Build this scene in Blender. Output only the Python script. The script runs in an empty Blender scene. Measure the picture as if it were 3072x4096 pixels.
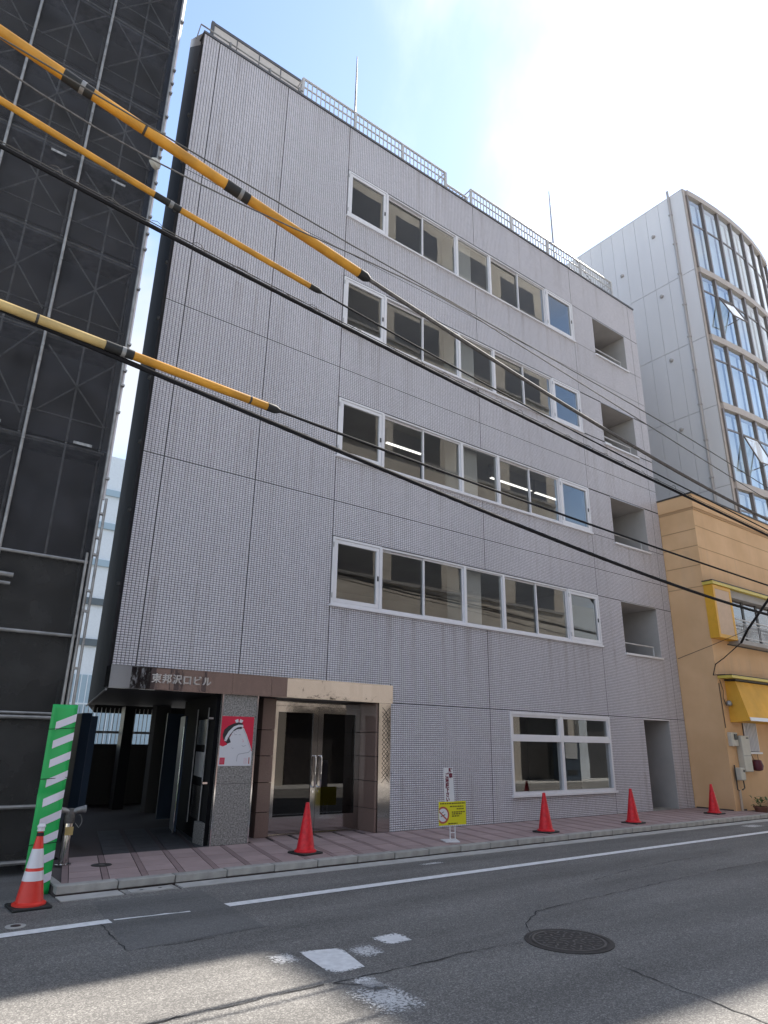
import bpy, math, random
import numpy as np
from mathutils import Vector, Matrix
random.seed(7)
sc = bpy.context.scene
R = math.radians

# ------------------------------------------------------------------ camera
CAM = np.array([0.0, -10.85, 1.693])
F_PX, YAW, PITCH, ROLL = 2653.095, 0.639809, 0.333273, 0.0170027      # pixels of the 3072 x 4096 photograph
_r0 = np.array([math.cos(YAW), -math.sin(YAW), 0.0])
_fw = np.array([math.sin(YAW)*math.cos(PITCH), math.cos(YAW)*math.cos(PITCH), math.sin(PITCH)])
_u0 = np.cross(_r0, _fw)
_rt = _r0*math.cos(ROLL) + _u0*math.sin(ROLL)
_up = -_r0*math.sin(ROLL) + _u0*math.cos(ROLL)
cd = bpy.data.cameras.new('camera'); cam = bpy.data.objects.new('camera', cd)
sc.collection.objects.link(cam); sc.camera = cam
cd.sensor_fit = 'VERTICAL'; cd.sensor_height = 36.0; cd.lens = F_PX/4096*36.0
cd.clip_start = 0.05; cd.clip_end = 2000
m = Matrix(((_rt[0], _up[0], -_fw[0], CAM[0]), (_rt[1], _up[1], -_fw[1], CAM[1]), (_rt[2], _up[2], -_fw[2], CAM[2]), (0, 0, 0, 1)))
cam.matrix_world = m
def on_y(x, y, Y):          # where the ray of a photo pixel meets the vertical plane Y
    d = _rt*(x-1536)/F_PX - _up*(y-2048)/F_PX + _fw
    return CAM + d*((Y-CAM[1])/d[1])

# ------------------------------------------------------------------ sky, sun, exposure
SUN = Vector((0.845, 0.30, 1.0)).normalized()
SUN_EL = math.asin(SUN.z); SUN_AZ = math.atan2(SUN.x, SUN.y)
w = bpy.data.worlds.new('World'); sc.world = w; w.use_nodes = True
nt = w.node_tree; nt.nodes.clear()
def N(t, **k):
    n = nt.nodes.new(t)
    for a, b in k.items(): setattr(n, a, b)
    return n
out = N('ShaderNodeOutputWorld'); bg = N('ShaderNodeBackground'); bg.inputs['Strength'].default_value = 0.085
sky = N('ShaderNodeTexSky', sky_type='NISHITA', sun_disc=False, sun_elevation=SUN_EL, sun_rotation=SUN_AZ, air_density=1.0, dust_density=0.15, ozone_density=1.2)
tc = N('ShaderNodeTexCoord'); sep = N('ShaderNodeSeparateXYZ')
nt.links.new(tc.outputs['Generated'], sep.inputs[0])
mz = N('ShaderNodeMath', operation='MAXIMUM'); mz.inputs[1].default_value = 0.0; nt.links.new(sep.outputs['Z'], mz.inputs[0])
az = N('ShaderNodeMath', operation='ADD'); az.inputs[1].default_value = 0.25; nt.links.new(mz.outputs[0], az.inputs[0])
dx = N('ShaderNodeMath', operation='DIVIDE'); nt.links.new(sep.outputs['X'], dx.inputs[0]); nt.links.new(az.outputs[0], dx.inputs[1])
dy = N('ShaderNodeMath', operation='DIVIDE'); nt.links.new(sep.outputs['Y'], dy.inputs[0]); nt.links.new(az.outputs[0], dy.inputs[1])
cmb = N('ShaderNodeCombineXYZ'); nt.links.new(dx.outputs[0], cmb.inputs[0]); nt.links.new(dy.outputs[0], cmb.inputs[1])
nz = N('ShaderNodeTexNoise'); nz.inputs['Scale'].default_value = 1.7; nz.inputs['Detail'].default_value = 7; nz.inputs['Roughness'].default_value = 0.52; nz.inputs['Distortion'].default_value = 0.5
vo = N('ShaderNodeVectorMath', operation='ADD'); vo.inputs[1].default_value = (3.1, 1.7, 0.0); nt.links.new(cmb.outputs[0], vo.inputs[0]); nt.links.new(vo.outputs[0], nz.inputs['Vector'])
rp = N('ShaderNodeMapRange'); rp.inputs['From Min'].default_value = 0.38; rp.inputs['From Max'].default_value = 0.62; rp.interpolation_type = 'SMOOTHSTEP'  # cloud cover kept wide, unseen sky included, to raise the ambient light
rp.inputs['To Min'].default_value = 0.10; rp.inputs['To Max'].default_value = 0.9
nt.links.new(nz.outputs['Fac'], rp.inputs['Value'])
# clouds scatter forward: those towards the sun are brighter
vd = N('ShaderNodeVectorMath', operation='DOT_PRODUCT'); vn = N('ShaderNodeVectorMath', operation='NORMALIZE')
nt.links.new(tc.outputs['Generated'], vn.inputs[0]); nt.links.new(vn.outputs[0], vd.inputs[0]); vd.inputs[1].default_value = SUN
mr = N('ShaderNodeMapRange'); mr.inputs['From Min'].default_value = 0.80; mr.inputs['From Max'].default_value = 1.0; mr.interpolation_type = 'SMOOTHSTEP'
mr.inputs['To Min'].default_value = 3.2; mr.inputs['To Max'].default_value = 5.5
nt.links.new(vd.outputs['Value'], mr.inputs['Value'])
cc = N('ShaderNodeVectorMath', operation='SCALE'); cc.inputs[0].default_value = (0.95, 0.98, 1.04); nt.links.new(mr.outputs[0], cc.inputs['Scale'])
mx = N('ShaderNodeMix', data_type='RGBA'); nt.links.new(rp.outputs[0], mx.inputs['Factor'])
nt.links.new(sky.outputs[0], mx.inputs['A']); nt.links.new(cc.outputs[0], mx.inputs['B'])
nt.links.new(mx.outputs['Result'], bg.inputs['Color']); nt.links.new(bg.outputs[0], out.inputs[0])
ld = bpy.data.lights.new('sun', 'SUN'); ld.energy = 3.0; ld.angle = R(0.55); ld.color = (1.0, 0.94, 0.86)
lo = bpy.data.objects.new('sun', ld); sc.collection.objects.link(lo); lo.rotation_euler = SUN.to_track_quat('Z', 'Y').to_euler()
sc.view_settings.view_transform = 'Standard'; sc.view_settings.look = 'None'; sc.view_settings.gamma = 1.0
sc.view_settings.exposure = 1.95
sc.render.engine = 'CYCLES'; sc.cycles.use_denoising = True
sc.cycles.max_bounces = 8; sc.cycles.transparent_max_bounces = 16; sc.cycles.glossy_bounces = 4; sc.cycles.caustics_reflective = False; sc.cycles.caustics_refractive = False

# ------------------------------------------------------------------ materials
def col4(c): return (c[0], c[1], c[2], 1.0)
def mat(name, c, rough=0.6, metal=0.0, var=0.0, vscale=6.0, bump=0.0, bscale=40.0, spec=0.5, c2=None, coords='Object', stretch=None, detail=5.0, bdist=0.01, island=0.0):
    M = bpy.data.materials.new(name); M.use_nodes = True
    t = M.node_tree; b = t.nodes['Principled BSDF']
    b.inputs['Base Color'].default_value = col4(c); b.inputs['Roughness'].default_value = rough; b.inputs['Metallic'].default_value = metal
    b.inputs['Specular IOR Level'].default_value = spec
    co = t.nodes.new('ShaderNodeTexCoord'); src = co.outputs[coords]
    if stretch:
        mp = t.nodes.new('ShaderNodeMapping'); mp.inputs['Scale'].default_value = stretch; t.links.new(src, mp.inputs['Vector']); src = mp.outputs[0]
    last = None
    if var or c2:
        n = t.nodes.new('ShaderNodeTexNoise'); n.inputs['Scale'].default_value = vscale; n.inputs['Detail'].default_value = detail; t.links.new(src, n.inputs['Vector'])
        mixn = t.nodes.new('ShaderNodeMix'); mixn.data_type = 'RGBA'
        rg = t.nodes.new('ShaderNodeMapRange'); rg.inputs['From Min'].default_value = 0.3; rg.inputs['From Max'].default_value = 0.7; t.links.new(n.outputs['Fac'], rg.inputs['Value'])
        t.links.new(rg.outputs[0], mixn.inputs['Factor'])
        a = [x*(1-var) for x in c]; bb = c2 if c2 else [min(1, x*(1+var)) for x in c]
        mixn.inputs['A'].default_value = col4(a); mixn.inputs['B'].default_value = col4(bb)
        t.links.new(mixn.outputs['Result'], b.inputs['Base Color']); last = mixn.outputs['Result']
    if island:
        g = t.nodes.new('ShaderNodeNewGeometry'); oi = t.nodes.new('ShaderNodeObjectInfo'); ad = t.nodes.new('ShaderNodeMath'); ad.operation = 'ADD'
        t.links.new(g.outputs['Random Per Island'], ad.inputs[0]); t.links.new(oi.outputs['Random'], ad.inputs[1])
        fr = t.nodes.new('ShaderNodeMath'); fr.operation = 'FRACT'; t.links.new(ad.outputs[0], fr.inputs[0])
        r2 = t.nodes.new('ShaderNodeMapRange'); r2.inputs['To Min'].default_value = 1-island; r2.inputs['To Max'].default_value = 1+island; t.links.new(fr.outputs[0], r2.inputs['Value'])
        vs = t.nodes.new('ShaderNodeVectorMath'); vs.operation = 'SCALE'
        if last: t.links.new(last, vs.inputs[0])
        else: vs.inputs[0].default_value = c
        t.links.new(r2.outputs[0], vs.inputs['Scale']); t.links.new(vs.outputs[0], b.inputs['Base Color'])
    if bump:
        n2 = t.nodes.new('ShaderNodeTexNoise'); n2.inputs['Scale'].default_value = bscale; n2.inputs['Detail'].default_value = 4; t.links.new(src, n2.inputs['Vector'])
        bp = t.nodes.new('ShaderNodeBump'); bp.inputs['Strength'].default_value = bump; bp.inputs['Distance'].default_value = bdist
        t.links.new(n2.outputs['Fac'], bp.inputs['Height']); t.links.new(bp.outputs[0], b.inputs['Normal'])
    return M
def glass(name, tint=(0.85, 0.86, 0.85), r0=0.07, rough=0.0, wav=0.0):
    M = bpy.data.materials.new(name); M.use_nodes = True; t = M.node_tree; t.nodes.clear()
    o = t.nodes.new('ShaderNodeOutputMaterial'); mxs = t.nodes.new('ShaderNodeMixShader'); tr = t.nodes.new('ShaderNodeBsdfTransparent'); gl = t.nodes.new('ShaderNodeBsdfGlossy')
    tr.inputs[0].default_value = col4(tint); gl.inputs['Roughness'].default_value = rough; gl.inputs['Color'].default_value = (1, 1, 1, 1)
    lw = t.nodes.new('ShaderNodeLayerWeight'); lw.inputs['Blend'].default_value = 0.5
    pw = t.nodes.new('ShaderNodeMath'); pw.operation = 'POWER'; pw.inputs[1].default_value = 4.0; t.links.new(lw.outputs['Facing'], pw.inputs[0])
    ma = t.nodes.new('ShaderNodeMath'); ma.operation = 'MULTIPLY_ADD'; ma.inputs[1].default_value = 1-r0; ma.inputs[2].default_value = r0; t.links.new(pw.outputs[0], ma.inputs[0])
    if wav:
        co = t.nodes.new('ShaderNodeTexCoord'); n2 = t.nodes.new('ShaderNodeTexNoise'); n2.inputs['Scale'].default_value = 1.2; n2.inputs['Detail'].default_value = 1; t.links.new(co.outputs['Object'], n2.inputs['Vector'])
        bp = t.nodes.new('ShaderNodeBump'); bp.inputs['Strength'].default_value = wav; bp.inputs['Distance'].default_value = 0.01; t.links.new(n2.outputs['Fac'], bp.inputs['Height']); t.links.new(bp.outputs[0], gl.inputs['Normal'])
    t.links.new(ma.outputs[0], mxs.inputs[0]); t.links.new(tr.outputs[0], mxs.inputs[1]); t.links.new(gl.outputs[0], mxs.inputs[2]); t.links.new(mxs.outputs[0], o.inputs[0])
    return M
def worn_paint(name, c, keep_lo, keep_hi, scale, edge=0.0):
    M = mat(name, c, 0.6, var=0.12, vscale=14)
    t = M.node_tree; b = t.nodes['Principled BSDF']; o = t.nodes['Material Output']
    co = t.nodes.new('ShaderNodeTexCoord'); n = t.nodes.new('ShaderNodeTexNoise'); n.inputs['Scale'].default_value = scale; n.inputs['Detail'].default_value = 12; n.inputs['Roughness'].default_value = 0.78; t.links.new(co.outputs['Object'], n.inputs['Vector'])
    val = n.outputs['Fac']
    if edge:                                          # paint is rubbed away first along the rim of the mark
        sp = t.nodes.new('ShaderNodeSeparateXYZ'); t.links.new(co.outputs['Generated'], sp.inputs[0]); prev = None
        def mth(op, a, bb):
            q = t.nodes.new('ShaderNodeMath'); q.operation = op
            for k, x in enumerate((a, bb)):
                if isinstance(x, (int, float)): q.inputs[k].default_value = x
                else: t.links.new(x, q.inputs[k])
            return q.outputs[0]
        ax = mth('ABSOLUTE', mth('SUBTRACT', sp.outputs[0], 0.5), 0); ay = mth('ABSOLUTE', mth('SUBTRACT', sp.outputs[1], 0.5), 0)
        r = mth('POWER', mth('ADD', mth('POWER', mth('MULTIPLY', ax, 2), 4.5), mth('POWER', mth('MULTIPLY', ay, 2), 4.5)), 0.5)
        val = mth('SUBTRACT', mth('ADD', val, edge*0.55), mth('MULTIPLY', r, edge))
    rg = t.nodes.new('ShaderNodeMapRange'); rg.inputs['From Min'].default_value = keep_lo; rg.inputs['From Max'].default_value = keep_hi; t.links.new(val, rg.inputs['Value'])
    tr = t.nodes.new('ShaderNodeBsdfTransparent'); ms = t.nodes.new('ShaderNodeMixShader'); t.links.new(rg.outputs[0], ms.inputs[0]); t.links.new(tr.outputs[0], ms.inputs[1]); t.links.new(b.outputs[0], ms.inputs[2]); t.links.new(ms.outputs[0], o.inputs[0])
    return M
def net(name, c, opacity):
    M = mat(name, c, 0.8, var=0.45, vscale=2.2, bump=0.6, bscale=3.0, bdist=0.08)
    t = M.node_tree; b = t.nodes['Principled BSDF']; o = t.nodes['Material Output']
    tr = t.nodes.new('ShaderNodeBsdfTransparent'); ms = t.nodes.new('ShaderNodeMixShader'); ms.inputs[0].default_value = opacity
    t.links.new(tr.outputs[0], ms.inputs[1]); t.links.new(b.outputs[0], ms.inputs[2]); t.links.new(ms.outputs[0], o.inputs[0])
    return M
def emit(name, c, s):
    M = bpy.data.materials.new(name); M.use_nodes = True; t = M.node_tree; b = t.nodes['Principled BSDF']
    b.inputs['Emission Color'].default_value = col4(c); b.inputs['Emission Strength'].default_value = s; b.inputs['Base Color'].default_value = (0.8, 0.8, 0.8, 1)
    return M

M = {}
M['tile'] = mat('tile_glaze', (0.665, 0.64, 0.685), 0.38, var=0.06, vscale=0.5, island=0.045, stretch=(1, 1, 0.35), detail=6)
def rain_streaks(Mt, amount):
    t = Mt.node_tree; b = t.nodes['Principled BSDF']; src = b.inputs['Base Color'].links[0].from_socket
    co = t.nodes.new('ShaderNodeNewGeometry'); mp = t.nodes.new('ShaderNodeMapping'); mp.inputs['Scale'].default_value = (5.5, 1.0, 0.16); t.links.new(co.outputs['Position'], mp.inputs['Vector'])
    n = t.nodes.new('ShaderNodeTexNoise'); n.inputs['Scale'].default_value = 1.0; n.inputs['Detail'].default_value = 5; n.inputs['Roughness'].default_value = 0.6; t.links.new(mp.outputs[0], n.inputs['Vector'])
    r = t.nodes.new('ShaderNodeMapRange'); r.inputs['From Min'].default_value = 0.52; r.inputs['From Max'].default_value = 0.80; r.inputs['To Max'].default_value = amount; t.links.new(n.outputs['Fac'], r.inputs['Value'])
    sx = t.nodes.new('ShaderNodeSeparateXYZ'); t.links.new(co.outputs['Position'], sx.inputs[0])
    f1 = t.nodes.new('ShaderNodeMath'); f1.operation = 'MULTIPLY_ADD'; f1.inputs[1].default_value = 1/3.155; f1.inputs[2].default_value = -4.20/3.155+3; t.links.new(sx.outputs['Z'], f1.inputs[0])
    f2 = t.nodes.new('ShaderNodeMath'); f2.operation = 'FRACT'; t.links.new(f1.outputs[0], f2.inputs[0])      # grime runs down from each storey's sills
    f3 = t.nodes.new('ShaderNodeMapRange'); f3.inputs['From Min'].default_value = 0.5; f3.inputs['From Max'].default_value = 1.0; f3.inputs['To Min'].default_value = 0.6; f3.inputs['To Max'].default_value = 1.7; t.links.new(f2.outputs[0], f3.inputs['Value'])
    f4 = t.nodes.new('ShaderNodeMath'); f4.operation = 'MULTIPLY'; t.links.new(r.outputs[0], f4.inputs[0]); t.links.new(f3.outputs[0], f4.inputs[1]); r = f4
    mx_ = t.nodes.new('ShaderNodeMix'); mx_.data_type = 'RGBA'; t.links.new(r.outputs[0], mx_.inputs['Factor']); t.links.new(src, mx_.inputs['A']); mx_.inputs['B'].default_value = (0.30, 0.25, 0.23, 1); t.links.new(mx_.outputs['Result'], b.inputs['Base Color'])
rain_streaks(M['tile'], 0.42)
M['grout'] = mat('tile_grout', (0.058, 0.054, 0.058), 0.9, var=0.2, vscale=5)
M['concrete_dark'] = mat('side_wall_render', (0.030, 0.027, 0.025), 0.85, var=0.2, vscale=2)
M['fascia'] = mat('pale_fascia', (0.5, 0.48, 0.46), 0.7, var=0.1)
M['coping'] = mat('dark_coping', (0.10, 0.10, 0.11), 0.5, var=0.15)
M['alu'] = mat('white_aluminium', (0.74, 0.73, 0.76), 0.38, var=0.04, vscale=3)
M['alu_grey'] = mat('grey_aluminium', (0.45, 0.45, 0.47), 0.4, metal=0.4)
M['rail'] = mat('railing_paint', (0.55, 0.54, 0.54), 0.5, var=0.08)
M['glass'] = glass('window_glass', (0.88, 0.89, 0.88), 0.06, wav=0.08)
M['glass_dark'] = glass('tinted_door_glass', (0.28, 0.26, 0.26), 0.06)
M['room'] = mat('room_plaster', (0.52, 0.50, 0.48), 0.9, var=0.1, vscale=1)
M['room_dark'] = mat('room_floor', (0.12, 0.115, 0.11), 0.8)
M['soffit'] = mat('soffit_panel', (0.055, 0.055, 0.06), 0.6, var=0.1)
M['bal'] = mat('balcony_plaster', (0.40, 0.38, 0.37), 0.85, var=0.08, vscale=2)
M['steel'] = mat('mirror_steel', (0.44, 0.42, 0.42), 0.06, metal=1.0, bump=0.24, bscale=1.8, bdist=0.03)
M['steel_flat'] = mat('polished_steel', (0.45, 0.43, 0.42), 0.09, metal=1.0, bump=0.16, bscale=1.5, bdist=0.02)
M['chrome'] = mat('chrome', (0.8, 0.8, 0.8), 0.08, metal=1.0)
M['letters'] = mat('etched_letters', (0.72, 0.71, 0.70), 0.35, metal=0.8)
M['granite'] = mat('speckled_granite', (0.11, 0.105, 0.10), 0.4, vscale=42, c2=(0.40, 0.385, 0.37), var=0.1, detail=4)
M['brown_granite'] = mat('brown_granite', (0.20, 0.135, 0.115), 0.16, var=0.16, vscale=70)
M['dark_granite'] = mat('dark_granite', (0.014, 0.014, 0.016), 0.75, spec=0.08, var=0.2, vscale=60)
M['black_paint'] = mat('black_paint', (0.015, 0.015, 0.018), 0.4)
M['blue_paint'] = mat('blue_grey_paint', (0.040, 0.062, 0.098), 0.45, var=0.08, vscale=2)
M['tag_grey'] = mat('faded_tag', (0.30, 0.30, 0.30), 0.6, var=0.4, vscale=18)
M['white_plate'] = mat('white_plate', (0.6, 0.6, 0.6), 0.5)
def asphalt(name, dark, light, spec_amt, scale=260):
    A = mat(name, dark, 0.85, bump=0.55, bscale=150, bdist=0.006, spec=0.35)
    t = A.node_tree; b = t.nodes['Principled BSDF']; co = [n for n in t.nodes if n.type == 'TEX_COORD'][0]
    n1 = t.nodes.new('ShaderNodeTexNoise'); n1.inputs['Scale'].default_value = 0.7; n1.inputs['Detail'].default_value = 6; t.links.new(co.outputs['Object'], n1.inputs['Vector'])
    v = t.nodes.new('ShaderNodeTexVoronoi'); v.inputs['Scale'].default_value = scale*0.42; t.links.new(co.outputs['Object'], v.inputs['Vector'])
    sp = t.nodes.new('ShaderNodeSeparateColor'); t.links.new(v.outputs['Color'], sp.inputs[0])
    pw = t.nodes.new('ShaderNodeMath'); pw.operation = 'POWER'; pw.inputs[1].default_value = 2.6; t.links.new(sp.outputs[0], pw.inputs[0])
    m1 = t.nodes.new('ShaderNodeMix'); m1.data_type = 'RGBA'; t.links.new(n1.outputs['Fac'], m1.inputs['Factor']); m1.inputs['A'].default_value = col4([x*0.8 for x in dark]); m1.inputs['B'].default_value = col4([x*1.25 for x in dark])
    ml = t.nodes.new('ShaderNodeMath'); ml.operation = 'MULTIPLY'; ml.inputs[1].default_value = spec_amt; t.links.new(pw.outputs[0], ml.inputs[0])
    m2 = t.nodes.new('ShaderNodeMix'); m2.data_type = 'RGBA'; t.links.new(ml.outputs[0], m2.inputs['Factor']); t.links.new(m1.outputs['Result'], m2.inputs['A']); m2.inputs['B'].default_value = col4(light)
    mp = t.nodes.new('ShaderNodeMapping'); mp.inputs['Scale'].default_value = (0.18, 1.15, 1.0); t.links.new(co.outputs['Object'], mp.inputs['Vector'])
    n3 = t.nodes.new('ShaderNodeTexNoise'); n3.inputs['Scale'].default_value = 1.6; n3.inputs['Detail'].default_value = 4; t.links.new(mp.outputs[0], n3.inputs['Vector'])
    r3 = t.nodes.new('ShaderNodeMapRange'); r3.inputs['From Min'].default_value = 0.3; r3.inputs['From Max'].default_value = 0.7; r3.inputs['To Min'].default_value = 0.74; r3.inputs['To Max'].default_value = 1.16; t.links.new(n3.outputs['Fac'], r3.inputs['Value'])
    vs = t.nodes.new('ShaderNodeVectorMath'); vs.operation = 'SCALE'; t.links.new(m2.outputs['Result'], vs.inputs[0]); t.links.new(r3.outputs[0], vs.inputs['Scale'])
    t.links.new(vs.outputs[0], b.inputs['Base Color'])
    return A
M['asphalt'] = asphalt('asphalt', (0.122, 0.117, 0.111), (0.50, 0.48, 0.45), 0.5)
M['asphalt_old'] = asphalt('asphalt_patch', (0.118, 0.116, 0.113), (0.4, 0.39, 0.37), 0.33)
M['crack'] = mat('crack_tar', (0.02, 0.02, 0.022), 0.9)
M['line'] = worn_paint('road_paint', (0.80, 0.80, 0.80), 0.20, 0.34, 9.0)
M['line_block'] = worn_paint('rubbed_road_paint', (0.78, 0.78, 0.78), 0.34, 0.44, 30.0, 0.42)
M['line_worn'] = worn_paint('worn_road_paint', (0.74, 0.74, 0.74), 0.47, 0.56, 32.0, 0.38)
M['line_worn2'] = worn_paint('thin_worn_road_paint', (0.7, 0.7, 0.7), 0.55, 0.63, 40.0, 0.32)
M['line_gone'] = worn_paint('faded_road_paint', (0.6, 0.6, 0.6), 0.56, 0.64, 40.0, 0.3)
M['kerb'] = mat('kerb_concrete', (0.32, 0.31, 0.29), 0.85, var=0.32, vscale=5, bump=0.2, bscale=80, island=0.08)
M['gutter'] = mat('gutter_concrete', (0.43, 0.42, 0.40), 0.85, var=0.15, vscale=4, bump=0.15, bscale=90, island=0.06)
M['paver'] = mat('pink_grey_paver', (0.355, 0.265, 0.255), 0.8, var=0.10, vscale=3, bump=0.2, bscale=120, island=0.10)
M['paver_strip'] = mat('purple_strip_paver', (0.26, 0.185, 0.18), 0.8, var=0.10, vscale=3, island=0.08)
M['shaded_paver'] = mat('shade_toned_passage_paver', (0.05, 0.05, 0.055), 0.7, var=0.2)  # passage pavers, with the shade of the passage put into their colour
M['paver_bed'] = mat('paver_bed', (0.075, 0.06, 0.06), 0.95)
M['iron'] = mat('cast_iron', (0.034, 0.030, 0.028), 0.6, metal=0.1, var=0.3, vscale=9)
M['iron_lt'] = mat('worn_cast_iron', (0.105, 0.096, 0.09), 0.5, metal=0.1, var=0.3, vscale=20)
M['cone'] = mat('red_cone_plastic', (0.68, 0.018, 0.028), 0.45, var=0.2, vscale=16, spec=0.4)
M['cone_orange'] = mat('orange_red_cone_plastic', (0.75, 0.045, 0.03), 0.42, var=0.08, vscale=6)
M['cone_white'] = mat('reflective_white_sleeve', (0.72, 0.70, 0.74), 0.35, var=0.05)
M['rubber'] = mat('black_rubber', (0.02, 0.02, 0.02), 0.7)
M['yellow_pipe'] = mat('yellow_cable_cover', (0.62, 0.29, 0.028), 0.5, var=0.26, vscale=3.5)
M['yellow_pipe_pale'] = mat('pale_yellow_cable_cover', (0.56, 0.40, 0.16), 0.5, var=0.24, vscale=3.5)
M['cable'] = mat('black_cable', (0.02, 0.02, 0.023), 0.85, spec=0.12)
M['cable_grey'] = mat('grey_twisted_cable', (0.14, 0.13, 0.125), 0.8, var=0.35, vscale=25, spec=0.2)
M['wire'] = mat('weathered_wire', (0.11, 0.105, 0.10), 0.85, spec=0.15)
M['net'] = net('black_scaffold_net', (0.030, 0.030, 0.036), 0.60)
M['net_low'] = net('dark_mesh_panel', (0.030, 0.029, 0.028), 0.86)
M['net_thick'] = net('doubled_black_net', (0.03, 0.03, 0.034), 0.97)
M['galv'] = mat('galvanised_pipe', (0.30, 0.295, 0.29), 0.5, metal=0.6, var=0.25, vscale=7)
M['galv_dull'] = mat('dull_pipe', (0.30, 0.295, 0.29), 0.55, metal=0.5, var=0.3, vscale=7)
M['bldg_dark'] = mat('scaffolded_wall', (0.11, 0.105, 0.105), 0.9, var=0.3, vscale=1)
M['green'] = mat('green_guard_sheet', (0.01, 0.42, 0.09), 0.4, var=0.08, vscale=4)
M['pinkwhite'] = mat('white_guard_stripe', (0.72, 0.66, 0.74), 0.4, var=0.05)
M['orange'] = mat('orange_render', (0.70, 0.44, 0.235), 0.85, var=0.10, vscale=0.9, bump=0.15, bscale=90, c2=(0.76, 0.50, 0.285))
rain_streaks(M['orange'], 0.22)
M['orange_groove'] = mat('orange_groove', (0.44, 0.28, 0.15), 0.9)
M['dark_trim'] = mat('dark_trim', (0.05, 0.045, 0.04), 0.6)
M['yellow'] = mat('yellow_panel', (0.72, 0.38, 0.03), 0.5, var=0.05)
M['yellow_rim'] = mat('yellow_rim', (0.66, 0.52, 0.10), 0.5)
M['peach'] = mat('peach_panel', (0.60, 0.42, 0.28), 0.6, var=0.05)
M['awning'] = mat('awning_canvas', (0.74, 0.40, 0.05), 0.75, var=0.14, vscale=1.4, bump=0.5, bscale=2.5, bdist=0.06)
M['beige_box'] = mat('beige_meter_box', (0.52, 0.50, 0.44), 0.5, var=0.06)
M['meter'] = mat('meter_glass', (0.03, 0.035, 0.04), 0.2)
M['plastic_dark'] = mat('maroon_bag', (0.10, 0.012, 0.03), 0.5)
M['pipe_beige'] = mat('beige_conduit', (0.50, 0.42, 0.34), 0.5)
M['curtain'] = mat('dark_curtain', (0.10, 0.05, 0.05), 0.8, var=0.4, vscale=4)
M['mint'] = mat('mint_partition', (0.36, 0.48, 0.40), 0.5)
M['clay'] = mat('clay_pot', (0.17, 0.075, 0.055), 0.8, var=0.2)
M['leaf'] = mat('leaf', (0.06, 0.13, 0.035), 0.6, var=0.4, vscale=12, island=0.3)
M['soil'] = mat('soil', (0.05, 0.035, 0.025), 0.95)
M['pale_panel'] = mat('pale_metal_panel', (0.82, 0.80, 0.81), 0.55, var=0.05, vscale=0.6, stretch=(1, 1, 0.3))
M['panel_joint'] = mat('panel_joint', (0.45, 0.45, 0.47), 0.8)
M['grey_pipe'] = mat('grey_downpipe', (0.50, 0.47, 0.46), 0.5)
M['mullion'] = mat('brown_grey_mullion', (0.22, 0.19, 0.18), 0.4, metal=0.3)
M['slab_band'] = mat('slab_band', (0.50, 0.44, 0.40), 0.6, var=0.06)
M['blue_glass'] = glass('curtain_wall_glass', (0.90, 0.97, 1.0), 0.26, wav=0.04)
M['blind'] = mat('pale_blind', (0.88, 0.92, 0.93), 0.7, var=0.12, vscale=0.7)
M['hidden_int'] = mat('dim_interior', (0.22, 0.24, 0.26), 0.9, var=0.2)
M['cream_fence'] = mat('cream_roof_screen', (0.62, 0.57, 0.53), 0.6, var=0.06)
M['beige_wall'] = mat('beige_concrete', (0.70, 0.62, 0.53), 0.8, var=0.12, vscale=0.5, c2=(0.76, 0.69, 0.60))
M['brown_wall'] = mat('brown_brick_wall', (0.17, 0.125, 0.12), 0.8, var=0.2, vscale=2)
M['opp_glass'] = mat('dark_window_glass', (0.09, 0.09, 0.10), 0.12, spec=0.8)
M['opp_dark'] = mat('dark_ground_floor', (0.05, 0.045, 0.045), 0.5, var=0.3)
M['white_far'] = mat('white_far_wall', (0.75, 0.80, 0.84), 0.7, var=0.04)
M['far_slab'] = mat('blue_grey_far_slab', (0.38, 0.50, 0.58), 0.5)
M['far_dark'] = mat('dark_far_slab', (0.12, 0.15, 0.17), 0.6)  # darker colour of the lower slab bands
M['red'] = mat('poster_red', (0.62, 0.015, 0.055), 0.45)
M['paper'] = mat('poster_paper', (0.66, 0.66, 0.70), 0.5)
M['ink'] = mat('poster_black', (0.02, 0.02, 0.025), 0.5)
M['ink_grey'] = mat('poster_grey_line', (0.25, 0.26, 0.30), 0.5)
M['pink_ink'] = mat('poster_pink', (0.62, 0.30, 0.38), 0.5)
M['maroon'] = mat('maroon_ink', (0.16, 0.01, 0.04), 0.5)
M['sign_yellow'] = mat('sign_yellow', (0.74, 0.68, 0.02), 0.45)
M['brown_ink'] = mat('brown_ink', (0.14, 0.11, 0.01), 0.5)
M['ban_red'] = mat('ban_ring_red', (0.45, 0.10, 0.07), 0.45)
M['white_paint'] = mat('white_paint', (0.74, 0.74, 0.76), 0.4)
M['tube'] = emit('fluorescent_tube', (1.0, 0.97, 0.9), 0.6)
M['plate'] = mat('nameplate_black', (0.02, 0.02, 0.022), 0.25)

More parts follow.
